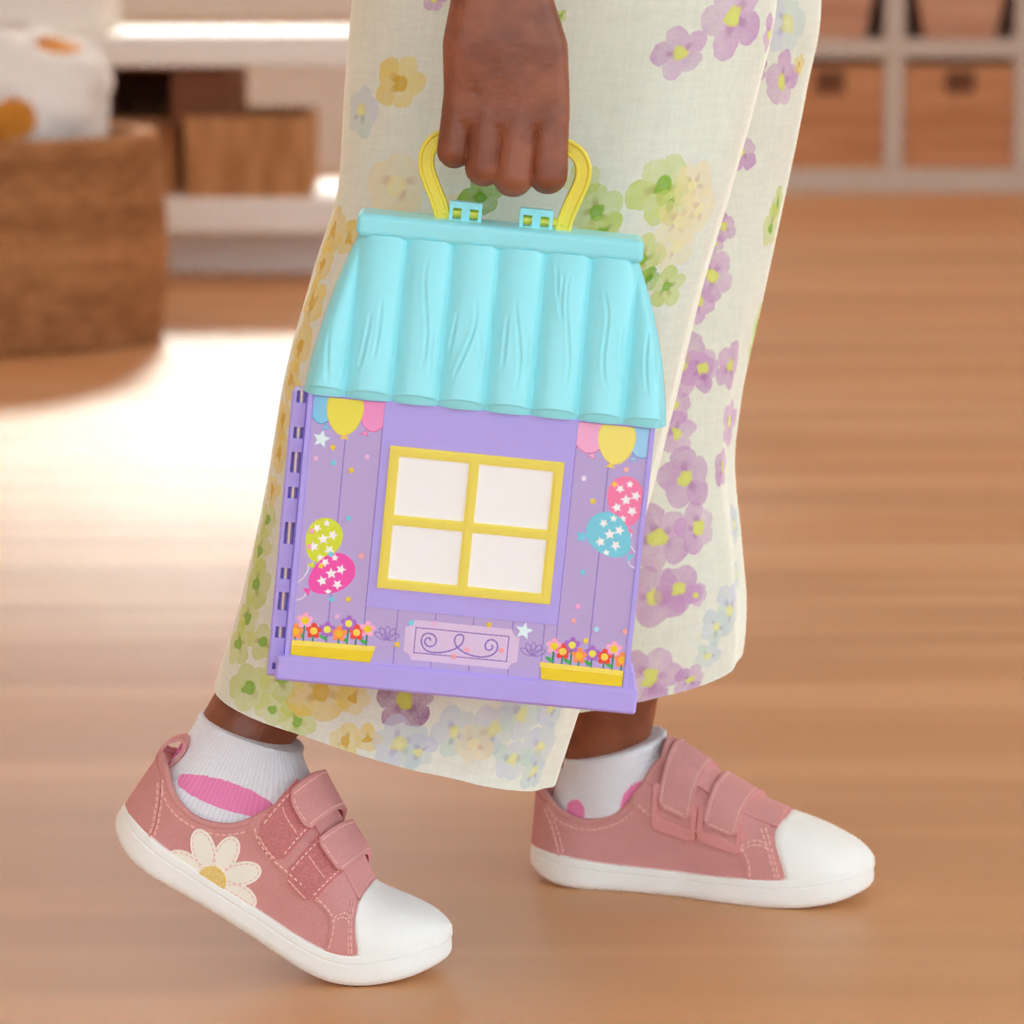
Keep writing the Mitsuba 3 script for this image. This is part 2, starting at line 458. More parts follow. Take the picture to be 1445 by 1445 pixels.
scene['mat_skin'] = {'type': 'twosided', 'bsdf': {'type': 'bumpmap', 'bump': proc(skin_bump, 2e-4), 'scale': 1.6e-4,
                     'nested': {'type': 'principled', 'base_color': proc(skin_col), 'roughness': 0.42, 'specular': 0.5}}}
plastic('mat_hair', srgb(30, 22, 20), 0.6)
plastic('mat_shirt', srgb(238, 236, 232), 0.9, 0.1)
plastic('mat_cyan', srgb(146, 230, 240), 0.28, 0.6)
plastic('mat_purple', srgb(180, 164, 238), 0.36, 0.5)
plastic('mat_yellow', srgb(236, 220, 78), 0.3, 0.5)
plastic('mat_window_yellow', srgb(236, 218, 96), 0.45, 0.4)
plastic('mat_sheet_white', srgb(246, 246, 246), 0.5, 0.3)
plastic('mat_chrome', (0.75, 0.75, 0.78), 0.18, 0.5, metallic=1.0)


def inks(name, c):
    k = 'ink_' + name
    if k not in scene:
        scene[k] = {'type': 'twosided', 'bsdf': {'type': 'principled', 'base_color': rgb(srgb(*c)), 'roughness': 0.35, 'specular': 0.4}}
    return k


plastic('mat_print_purple', srgb(188, 168, 218), 0.35, 0.4)


def canvas_col(p, n, uv):
    g = noise(p.x * 1500, p.y * 1500, p.z * 1500)
    g2 = fbm(p.x * 70, p.y * 70, p.z * 70, 3)
    return mi.Color3f(srgb(209, 148, 145)) * (0.86 + 0.16 * g + 0.12 * g2)


def canvas_bump(p, n, uv):
    return dr.sin(p.x * 5200 + 2 * p.y * 1000) * dr.sin(p.z * 5200) + noise(p.x * 2500, p.y * 2500, p.z * 2500)


scene['mat_canvas'] = {'type': 'twosided', 'bsdf': {'type': 'bumpmap', 'bump': proc(canvas_bump, 1.5e-4), 'scale': 5e-5, 'nested': {'type': 'principled', 'base_color': proc(canvas_col), 'roughness': 0.85, 'specular': 0.2, 'sheen': 0.3}}}


def loop_col(p, n, uv):
    g = noise(p.x * 1100, p.y * 1100, p.z * 1100)
    return mi.Color3f(srgb(200, 126, 126)) * (0.82 + 0.3 * g)


plastic('mat_loop_tape', proc(loop_col), 0.95, 0.1, sheen=0.5)
plastic('mat_loop_ring', srgb(214, 140, 138), 0.4, 0.5)
plastic('mat_rubber', srgb(240, 241, 236), 0.45, 0.4)
plastic('mat_applique', srgb(242, 238, 224), 0.8, 0.2)
plastic('mat_daisy_heart', proc(lambda p, n, uv: mix(srgb(218, 184, 98), srgb(242, 220, 150), noise(p.x * 1500, p.y * 1500, p.z * 1500))), 0.8, 0.2)
plastic('mat_thread', srgb(234, 186, 177), 0.7, 0.2)
plastic('mat_lining', srgb(150, 84, 84), 0.9, 0.1)

# ------------------------------------------------------------------ the toy house (its own frame: a to the right, b up, y to the back, unit = one small step of 0.347 mm)
TH = math.radians(5.7)
CA, SA = math.cos(TH), math.sin(TH)
HS, HY = 1.78 / 5128, 1.78
HO = at(390, 957, HY)


def hw(p):
    p = np.asarray(p, float)
    q = np.empty_like(p)
    q[:, 0] = HO[0] + HS * (p[:, 0] * CA + p[:, 2] * SA)
    q[:, 1] = HO[1] + HS * p[:, 1]
    q[:, 2] = HO[2] + HS * (-p[:, 0] * SA + p[:, 2] * CA)
    return q


def hm(m):
    m = tri(m)
    return trimesh.Trimesh(hw(m.vertices), m.faces, process=False)


def loc(u, v):
    du, dv = u - 390, v - 957
    return du * CA + dv * SA, du * SA - dv * CA


def hbox(a0, a1, y0, y1, b0, b1, bev=2):
    return box([a0, y0, b0], [a1, y1, b1], bev)


def plate(poly, y_back, y_front):
    """an outline in (a, b) as a plate between two depths"""
    out = []
    for g in getattr(poly, 'geoms', [poly]):
        if g.area < 0.5:
            continue
        m = trimesh.creation.extrude_polygon(g, y_back - y_front, engine='earcut')
        v = np.array(m.vertices)
        out.append(trimesh.Trimesh(np.c_[v[:, 0], y_back - v[:, 2], v[:, 1]], m.faces, process=False))
    m = trimesh.util.concatenate(out)
    if m.volume < 0:
        m.invert()
    return m


hk = thing('toy_house', 'purple toy house carry case with cyan roof and yellow handle, held in the hand', 'toy house')
DEP = 190
MID = DEP / 2
# walls: front half and back half shells
put('wall_shell', hm(cat([hbox(9, 498, 0, MID - 1.5, 33, 415, 2)])), 'mat_purple', hk, smooth=25)
put('wall_shell', hm(hbox(9, 498, MID + 1.5, DEP, 33, 415, 2)), 'mat_purple', hk, smooth=25)
# raised rim round the printed sheets
rim = sbox(9, 33, 498, 412).difference(sbox(15.5, 36, 491.5, 411))
put('rim', hm(plate(rim, 0.5, -4)), 'mat_purple', hk, smooth=25)
put('ledge', hm(hbox(-2, 513, -14, MID - 2, 0, 35, 4)), 'mat_purple', hk, smooth=25)
put('ledge', hm(hbox(-2, 513, MID + 2, DEP + 8, 0, 35, 4)), 'mat_purple', hk, smooth=25)
# printed sheets
LEFT, RIGHT, LOW = sbox(17, 36, 117, 409), sbox(390, 36, 490, 409), sbox(117, 36, 390, 116)
sheet = put('printed_sheet', hm(plate(unary_union([LEFT, RIGHT, LOW]), 0.3, -0.8)), 'mat_print_purple', hk, label='printed purple sheet with balloons, stars and flower boxes', smooth=False)
# plain raised panel round the window
put('window_panel', hm(plate(sbox(117.5, 116.5, 389.5, 411), 0.3, -3.0).copy()), 'mat_purple', hk, smooth=False)


def ink(name, poly, color, layer, clip=None, tag=None):
    if clip is not None:
        poly = poly.intersection(clip)
    if poly.is_empty:
        return
    return put(name, hm(plate(poly, -0.7, -0.8 - 0.28 * layer)), inks(tag or '_'.join(map(str, color)), color), sheet, smooth=False)


def oval(a, b, rx, ry, rot=0, n=24):
    return affinity.translate(affinity.rotate(affinity.scale(Point(0, 0).buffer(1, n), rx, ry), rot, origin=(0, 0)), a, b)


def balloon_shape(a, b, rx, ry, rot=0):
    """egg outline, narrow end down"""
    t = np.linspace(0, 2 * math.pi, 60, endpoint=False)
    x, y = np.cos(t) * (1 + 0.16 * np.sin(t)), np.sin(t)
    p = Polygon(np.c_[x * rx, y * ry])
    return affinity.translate(affinity.rotate(p, rot, origin=(0, 0)), a, b)


def star(a, b, R, rot=0, r=0.45):
    t = np.arange(10) * math.pi / 5 + math.pi / 2
    q = np.where(np.arange(10) % 2 == 0, R, R * r)
    return affinity.translate(affinity.rotate(Polygon(np.c_[q * np.cos(t), q * np.sin(t)]), rot, origin=(0, 0)), a, b)


def knot(a, b, s, rot=0):
    return affinity.translate(affinity.rotate(Polygon([(0, s * .6), (s, -s * .6), (-s, -s * .6)]), rot, origin=(0, 0)), a, b)


def z3(x, y):
    return loc(370 + x / 3.01, 530 + y / 3.01)


def z4(x, y):
    return loc(640 + x / 3.2125, 560 + y / 3.2125)


LINE_P = (150, 124, 200)
for a, clip in ((66, LEFT), (438, RIGHT)):
    ink('board_line', sbox(a - .9, 36, a + .9, 409), LINE_P, 1, clip)
for a in (163, 217, 271, 327, 372):
    ink('board_line', sbox(a - .8, 37, a + .8, 116), LINE_P, 1)
ink('board_line', sbox(116.2, 36, 117.8, 409), LINE_P, 1)
ink('board_line', sbox(389.2, 36, 390.8, 409), LINE_P, 1)
BLUE, PINK, YEL, CYA, MAG, LIME = (134, 204, 240), (242, 156, 202), (238, 226, 84), (124, 208, 230), (244, 84, 178), (216, 226, 62)
# balloons hanging under the eaves
for (a, b, rx, ry, c, clip, line, ka, kb, kr, l) in (
        (30, 396, 19, 25, BLUE, LEFT, (70, 140, 200), 37, 367, 12, 2), (103, 396, 22, 29, (244, 150, 204), LEFT, (210, 90, 160), 93, 364, -18, 2), (62, 391, 24.5, 33, YEL, LEFT, (230, 216, 70), 64.5, 356, 0, 4),
        (408, 393, 25, 26, (246, 176, 214), RIGHT, (214, 110, 170), 414, 364, -25, 2), (483, 393, 22, 26, (160, 210, 244), RIGHT, (100, 150, 214), 471.5, 365, 16, 2), (446, 387, 25, 32, (246, 230, 120), RIGHT, (240, 222, 100), 441, 353, 0, 4)):
    ink('balloon', balloon_shape(a, b, rx + 1.3, ry + 1.3), line, l, clip)
    ink('balloon', balloon_shape(a, b, rx, ry), c, l + 1, clip)
    kc = (246, 190, 110) if c == YEL else (244, 214, 100) if l == 4 else c
    ink('balloon_knot', knot(ka, kb, 6.5, kr), line, l, clip)
    ink('balloon_knot', knot(ka, kb, 5.2, kr), kc, l + 1, clip)
# floating balloons with stars
for (a, b, rx, ry, rot, c, clip, l, ka, kb, kr) in (
        (48, 205, 25, 33, -18, LIME, LEFT, 2, 36, 169, -20), (64, 157, 26, 36, -50, MAG, LEFT, 4, 33.5, 131, -52),
        (468, 303, 25.5, 36, 12, (246, 130, 176), RIGHT, 2, 477, 263, 12), (450, 252, 28, 36, 48, CYA, RIGHT, 4, 480.5, 225, 50)):
    sh = balloon_shape(a, b, rx, ry, rot)
    ink('balloon', sh, c, l, clip)
    ink('balloon_knot', knot(ka, kb, 7, kr), c, l, clip)
    for (da, db, R, q) in ((0, 2, 8.5, 10), (13, 9, 8, -15), (-12, -10, 8, 20), (10, -13, 8, -30), (-10, 17, 7, 40), (3, 25, 6, 0), (-2, -25, 6, 10)):
        ink('star', star(a + da, b + db, R, q).intersection(sh.buffer(-1.0)), (248, 246, 246), l + 1, clip)
for pts, clip in (([(31, 126), (24, 118), (18, 116)], LEFT), ([(31, 166), (26, 150), (18, 142)], LEFT), ([(481, 258), (480, 244), (489, 232)], RIGHT), ([(480, 220), (484, 212), (490, 209)], RIGHT)):
    ink('balloon_string', LineString(spline(pts, 12)).buffer(.8), (236, 226, 240), 3, clip)
for (a, b, R, c) in ((32.5, 349, 13, (226, 246, 248)), (411.5, 247, 10, (120, 210, 234)), (343.5, 103.5, 13, (226, 246, 250))):
    ink('star', star(a, b, R, -8), c, 7)
conf = [z3(310, 285) + ((240, 206, 70),), z3(237, 332) + ((232, 186, 226),), z3(455, 326) + ((232, 186, 226),), z3(312, 352) + (CYA,), z3(387, 384) + ((240, 206, 70),), z3(375, 590) + (CYA,),
        z3(428, 752) + ((244, 170, 170),), z3(300, 940) + (CYA,), z3(370, 940) + ((240, 206, 70),), z3(322, 1015) + ((232, 186, 226),), z3(298, 745) + (CYA,), z3(205, 712) + ((244, 170, 190),), z3(218, 645) + ((244, 170, 190),),
        z3(256, 795) + ((240, 206, 70),), z3(638, 1043) + (CYA,), z3(577, 1137) + ((240, 206, 70),), z3(820, 1190) + ((246, 160, 160),), z3(738, 1045) + ((232, 186, 226),), z3(876, 1160) + ((244, 170, 190),),
        z4(790, 310) + ((246, 190, 180),), z4(598, 350) + ((240, 226, 246),), z4(640, 455) + ((240, 214, 90),), z4(737, 377) + ((246, 200, 90),), z4(595, 783) + (CYA,), z4(573, 940) + ((240, 170, 214),), z4(555, 1007) + ((246, 176, 170),),
        z4(658, 1047) + ((170, 226, 244),), z4(788, 1057) + ((246, 176, 170),), z4(610, 1100) + ((240, 214, 90),), z4(168, 1026) + ((240, 206, 70),), z4(226, 1145) + ((246, 160, 160),)]
rnd = random.Random(3)
for a, b, c in conf:
    n = rnd.choice((4, 5, 6))
    s = 4.0 if n > 4 else 4.6
    t = np.arange(n) * 2 * math.pi / n + rnd.random() * 3
    ink('confetti', Polygon(np.c_[a + s * np.cos(t), b + s * np.sin(t)]), c, 7)
# flower boxes
BOXY, BOXR, STEM = (240, 210, 40), (248, 226, 96), (30, 130, 80)


def flower_box(tr, flowers, clip):
    for (x, y, kind) in flowers:
        low = tr[0][1] if True else 0
        ink('flower_stem', sbox(x - 1.1, 50, x + 1.1, y), STEM, 1, clip)
        if kind in 'pv':
            ink('flower_leaf', oval(x - 5, 66, 6, 2.6, -30), (70, 178, 84), 2, clip)
        pc = {'o': (250, 150, 90), 'p': (250, 176, 210), 'r': (236, 76, 60), 'v': (176, 110, 204)}[kind]
        cc = {'o': (250, 190, 40), 'p': (238, 214, 40), 'r': (246, 214, 90), 'v': (240, 230, 96)}[kind]
        pet = unary_union([oval(x + 7 * math.cos(t), y + 7 * math.sin(t), 4.8, 4.2, math.degrees(t)) for t in np.arange(5) * 2 * math.pi / 5 + math.pi / 2])
        ink('flower', pet, pc, 3, clip)
        ink('flower_heart', oval(x, y, 5.2, 5.2), cc, 4, clip)
    ink('flower_box', Polygon(tr), BOXY, 5, clip)
    (ax, ay), (bx_, by_) = tr[0], tr[1]
    ink('flower_box_rim', Polygon([(ax, ay), (bx_, by_), (bx_ - 2, by_ - 7), (ax, ay - 7)]), BOXR, 6, clip)


fl = [z3(145, 1080) + ('o',), z3(185, 1032) + ('p',), z3(222, 1078) + ('r',), z3(280, 1072) + ('v',), z3(330, 1090) + ('o',), z3(372, 1046) + ('v',), z3(405, 1085) + ('r',), z3(452, 1070) + ('p',)]
flower_box([(17, 58), (136, 60), (130, 36.5), (17, 36.5)], fl, unary_union([LEFT, LOW]))
fr = [z4(465, 1125) + ('p',), z4(505, 1150) + ('r',), z4(548, 1120) + ('v',), z4(580, 1170) + ('o',), z4(640, 1160) + ('v',), z4(695, 1175) + ('r',), z4(738, 1138) + ('p',), z4(775, 1190) + ('o',)]
flower_box([(371, 61), (490, 60), (490, 37), (375, 36.5)], fr, unary_union([RIGHT, LOW]))
# name plate with scroll
pl = sbox(176, 46, 338, 104)
for c in ((176, 46), (338, 46), (176, 104), (338, 104)):
    pl = pl.difference(Point(c).buffer(11))
ink('name_plate', pl, (222, 198, 232), 2)
fr_ = sbox(190, 56, 324, 94)
ink('plate_border', fr_.difference(fr_.buffer(-1.6)), (146, 116, 190), 3)
t = np.linspace(0, 1, 14)
spl = [(213, 77), (209, 80), (205, 76), (208, 69), (217, 69), (221, 78), (214, 86), (203, 84), (200, 74), (206, 63), (225, 60), (245, 66), (259, 80), (258, 88), (250, 88), (247, 79), (256, 67), (272, 61), (294, 61), (307, 70), (307, 82), (298, 86), (291, 79), (294, 71), (301, 73), (300, 78)]
ink('plate_scroll', LineString(spline(spl, 160)).buffer(1.1), (140, 112, 192), 3)
for (a, b) in ((loc(548, 893)), (loc(755, 916))):
    for q in (-64, -32, 0, 32, 64):
        pet = oval(a + 10 * math.sin(math.radians(q)), b - 8 + 10 * math.cos(math.radians(q)), 4.4, 10, -q)
        ink('leaf_motif', pet.difference(pet.buffer(-1.4)), (150, 122, 200), 2)
# window: yellow frame and white panes
wf = sbox(130, 146, 376, 350)
panes = [sbox(144, 252, 243, 336), sbox(257, 252, 362, 336), sbox(144, 160, 243, 238), sbox(257, 160, 362, 238)]
frm = wf.difference(unary_union(panes))
m1 = plate(frm, -2.5, -7)
grow = [p.buffer(3.5, join_style=2) for p in panes]
m2 = plate(wf.buffer(-3.5, join_style=2).difference(unary_union(grow)), -6.5, -9.5)
put('window_frame', hm(cat([m1, m2])), 'mat_window_yellow', hk, smooth=False)
for p in panes:
    put('window_pane', hm(plate(p.buffer(1), -2.4, -3.6)), 'mat_sheet_white', hk, smooth=False)
# hinge strip with pins
pins = [(168, 75, 25), (155, 228, 25), (140, 355, 45), (125, 485, 25), (108, 660, 48), (90, 835, 25), (78, 955, 40), (62, 1090, 25), (45, 1238, 14)]
strip = to_man(hbox(-15, 9, 10, 60, 0, 412, 3))
pin_rows = []
for (x, y, h) in pins:
    b = z3(x, y)[1]
    pin_rows.append((b, h / 3.01))
    strip = strip - to_man(box([-8, -5, b - h / 3.01], [6, 24, b + h / 3.01]))
put('hinge', hm(strip), 'mat_purple', hk, smooth=25)
for (b, h) in pin_rows:
    c = trimesh.creation.cylinder(5.2, 2 * h + 2, sections=20)
    c.apply_translation([-1, 19, b])
    put('hinge_pin', hm(c), 'mat_chrome', hk)
# roof: corrugated front and back with grain grooves
NA = 230
bb = np.r_[np.linspace(0, .09, 26), np.linspace(.09, 1, 84)[1:]]
NB = len(bb)
aL = Pch([0, .25, .6, 1], [1, 9, 27, 57])
aR = Pch([0, .25, .6, 1], [514, 506, 487, 452])
grooves = []
gz = [((495, 500), (490, 620), (497, 760), (470, 900)), ((325, 640), (318, 740), (300, 840)), ((285, 690), (270, 780), (245, 880)), ((680, 650), (668, 760), (620, 870), (600, 920)), ((610, 690), (590, 790), (575, 850)),
      ((830, 640), (838, 740), (845, 840), (830, 960)), ((800, 700), (790, 800), (782, 880)), ((985, 520), (990, 620), (1000, 700)), ((1030, 560), (1022, 720), (1030, 850), (1015, 960)), ((1165, 620), (1175, 720), (1160, 840), (1170, 960)),
      ((1235, 740), (1225, 850), (1240, 960)), ((1330, 760), (1318, 880), (1325, 980)), ((130, 760), (125, 850), (128, 930)), ((185, 800), (170, 880), (165, 920)), ((1010, 560), (1003, 640), (1008, 720)), ((880, 760), (872, 850), (880, 930)), ((520, 760), (512, 840), (508, 920)), ((690, 760), (700, 850), (690, 930)), ((1355, 820), (1362, 900), (1360, 960))]
for g in gz:
    q = spline([loc(420 + x / 2.676, 180 + y / 2.676) for x, y in g], 40)
    grooves.append(q)
A = np.empty((NB, NA))
B = np.empty((NB, NA))
Yd = np.empty((NB, NA))
for i, tb in enumerate(bb):
    a = np.linspace(float(aL(tb)), float(aR(tb)), NA)
    b = 412 + 226 * tb
    ph = ((a - 92.5) / 65.4 + 0.5) % 1.0 - 0.5
    bump = np.sqrt(np.maximum(0, 1 - (ph / 0.545) ** 2))
    amp = 17 - 3 * tb
    base = -16 + 62 * tb ** 1.25
    A[i], B[i] = a, b
    Yd[i] = base + 12 - amp * (bump - 0.4) / 0.6
    edge = np.minimum(a - a[0], a[-1] - a)
    Yd[i] += 26 * np.exp(-(edge / 7.0) ** 1.2)
for q in grooves:
    lo, hi = q.min(0) - 6, q.max(0) + 6
    m = (A > lo[0]) & (A < hi[0]) & (B > lo[1]) & (B < hi[1])
    P = np.c_[A[m], B[m]]
    d = np.sqrt(((P[:, None] - q[None]) ** 2).sum(-1))
    j, dm = d.argmin(1), d.min(1)
    fade = np.sin(np.pi * np.clip((j + 2) / 43, 0, 1)) ** 0.5
    Yd[m] += 2.6 * fade * np.exp(-(dm / 1.9) ** 2) - 1.2 * fade * np.exp(-((dm - 4.2) / 2.2) ** 2)
ph = ((A - 92.5) / 65.4 + 0.5) % 1.0 - 0.5
bump = np.sqrt(np.maximum(0, 1 - (ph / 0.545) ** 2))
q = np.clip((412 + 1.5 + 12.5 * bump - B) / 13.0, 0, 1.1)
Yd += 5.5 * np.where(q > 0, q + .25 * np.minimum(q / .12, 1), 0)


def shell(A, B, Y, mid, flip):
    """front surface closed against the plane y = mid"""
    n, m = A.shape
    f = np.stack([A, Y, B], -1).reshape(-1, 3)
    r = np.stack([A, np.full_like(A, mid), B], -1).reshape(-1, 3)
    idx = np.arange(n * m).reshape(n, m)
    q = np.stack([idx[:-1, :-1], idx[:-1, 1:], idx[1:, 1:], idx[1:, :-1]], -1).reshape(-1, 4)
    loop = np.r_[idx[0, :], idx[1:, -1], idx[-1, -2::-1], idx[-2:0:-1, 0]]
    nx = np.roll(loop, -1)
    k = n * m
    faces = np.vstack([q[:, [0, 1, 2]], q[:, [0, 2, 3]], q[:, [0, 2, 1]] + k, q[:, [0, 3, 2]] + k, np.c_[loop, loop + k, nx + k], np.c_[loop, nx + k, nx]])
    t = trimesh.Trimesh(np.vstack([f, r]), faces, process=False)
    if t.volume < 0:
        t.invert()
    return t


front = shell(A, B, Yd, MID - 1.2, False)
put('roof', hm(front), 'mat_cyan', hk, smooth=40)
back = front.copy()
back.vertices[:, 1] = DEP - back.vertices[:, 1]
back.invert()
put('roof', hm(back), 'mat_cyan', hk, smooth=40)
sec = np.concatenate([np.c_[17 * np.cos(t), 17 * np.sin(t)] + [[0, 17]] for t in [np.linspace(-math.pi / 2, math.pi * 1.5, 32, endpoint=False)]])
rb = Manifold.batch_hull([ball([a, y, b], 9, 24) for a in (61, 449) for y in (MID - 40, MID + 40) for b in (643, 658)])
put('roof_ridge', hm(rb), 'mat_cyan', hk, smooth=40)
# handle with raised edges
hp = [(172, 652), (171, 668), (163, 690), (150, 716), (141, 740), (142, 760), (152, 775), (172, 784), (205, 787), (252, 788), (300, 787), (332, 785), (352, 776), (362, 760), (363, 742), (356, 718), (348, 694), (343, 672), (342, 652)]
hp = spline(hp, 120)
s_ = 11.5
hsec = [(-s_, -6), (-s_, 6), (-s_ + 1.5, 8), (-s_ + 4, 8), (-s_ + 6, 5), (s_ - 6, 5), (s_ - 4, 8), (s_ - 1.5, 8), (s_, 6), (s_, -6), (s_ - 1.5, -8), (s_ - 4, -8), (s_ - 6, -5), (-s_ + 6, -5), (-s_ + 4, -8), (-s_ + 1.5, -8)]
hmesh = sweep(np.c_[hp[:, 0], np.full(len(hp), MID), hp[:, 1]], hsec)
axl = [trimesh.creation.cylinder(6.5, 52, sections=20), trimesh.creation.cylinder(6.5, 62, sections=20)]
for c, a in zip(axl, (196, 312)):
    c.apply_transform(trimesh.transformations.rotation_matrix(math.pi / 2, [0, 1, 0]))
    c.apply_translation([a, MID, 676])
put('handle', hm(cat([hmesh] + axl)), 'mat_yellow', hk, smooth=35)
for a0, a1 in ((180, 226), (280, 327)):
    fr0 = sbox(a0, 655, a1, 693).difference(unary_union([sbox(a0 + 5, 668, (a0 + a1) / 2 - 6, 684), sbox((a0 + a1) / 2 + 6, 668, a1 - 5, 684)]))
    put('handle_bracket', hm(cat([plate(fr0, MID - 8, MID - 14), hbox(a0, a1, MID - 8, MID + 14, 688, 693, 1), hbox((a0 + a1) / 2 - 5, (a0 + a1) / 2 + 5, MID - 8, MID + 12, 655, 688, 1)])), 'mat_cyan', hk, smooth=25)

# ------------------------------------------------------------------ shoes
SL = 0.199
_w = Pch([0, .03, .06, .09, .12, .147, .199], [.029, .029, .0268, .0282, .0335, .0355, .0350])
_zf = Pch([0, .02, .06, .10, .15, .18, .199], [.0215, .0195, .0155, .0148, .0168, .0205, .0235])
_zb = Pch([0, .02, .045, .13, .16, .18, .199], [.007, .0015, 0, 0, .0008, .0032, .0085])
_T = Pch([0, .06, .080, .094, .112, .13, .15, .165, .18, .19, .199], [.104, .104, .084, .0745, .0632, .0535, .0462, .0418, .0362, .0315, .0245])


def half(x):
    x = np.asarray(x, float)
    e = np.sqrt(np.clip(1 - np.clip(1 - x / .034, 0, 1) ** 2, 0, 1))
    u = np.clip((x - (SL - .058)) / .058, 0, 1)
    return _w(np.clip(x, 0, SL)) * e * np.clip(1 - u ** 2.3, 0, 1) ** 0.5


def shoe_maker(camber, place):
    cam = Pch([0, .08, .14, SL], [0, 0, camber * .4, camber])

    def S(x, phi, off=0.0):
        """upper: along the shoe, round the section from the near side (0) over the top to the far side (pi)"""
        def base(x, phi):
            x = np.clip(x, 0.0015, SL - .0008)
            w = np.maximum(half(x) - .0022, .0006)
            zb = _zf(x) - .004
            h = np.maximum(_T(x) - zb, .004)
            n = 2.35
            c, s = np.cos(phi), np.sin(phi)
            y = -np.sign(c) * np.abs(c) ** (2 / n) * w + cam(x)
            z = zb + h * np.abs(s) ** (2 / n)
            return np.stack([x + .10 * (z - .02) * np.exp(-x / .02), y, z], -1)
        x, phi = np.broadcast_arrays(np.asarray(x, float), np.asarray(phi, float))
        p = base(x, phi)
        e = 4e-4
        du = base(x + e, phi) - base(x - e, phi)
        dv = base(x, np.clip(phi + 2e-3, 0.0005, math.pi - .0005)) - base(x, np.clip(phi - 2e-3, .0005, math.pi - .0005))
        n = np.cross(du, dv)
        ln = np.linalg.norm(n, axis=-1, keepdims=True)
        n = n / np.maximum(ln, 1e-12)
        cen = np.stack([x, cam(x), np.full_like(x, .02)], -1)
        sg = np.sign(np.sum(n * (p - cen), -1, keepdims=True))
        sg[sg == 0] = 1
        return p + n * sg * np.asarray(off)[..., None] if np.ndim(off) else p + n * sg * off

    def phi_of(x, z):
        xx = np.clip(x, .0015, SL - .0008)
        zb = _zf(xx) - .004
        q = np.clip((z - zb) / np.maximum(_T(xx) - zb, .004), 0.0, 1)
        return np.arcsin(np.clip(q ** (2.35 / 2), 0, 1))

    side = lambda x, z, off: place(S(x, np.maximum(phi_of(x, z), .02), off))
    over = lambda x, q, off: place(S(x, q, off))
    return S, phi_of, side, over, cam


def dashes(pts, step=.0034, dash=.0023, wid=.0009):
    """stitches along a line as small outlines"""
    p = np.asarray(pts, float)
    L = LineString(p)
    out, s = [], 0.0
    while s + dash < L.length:
        a, b = L.interpolate(s), L.interpolate(s + dash)
        out.append(LineString([a, b]).buffer(wid / 2, cap_style=2))
        s += step
    return out


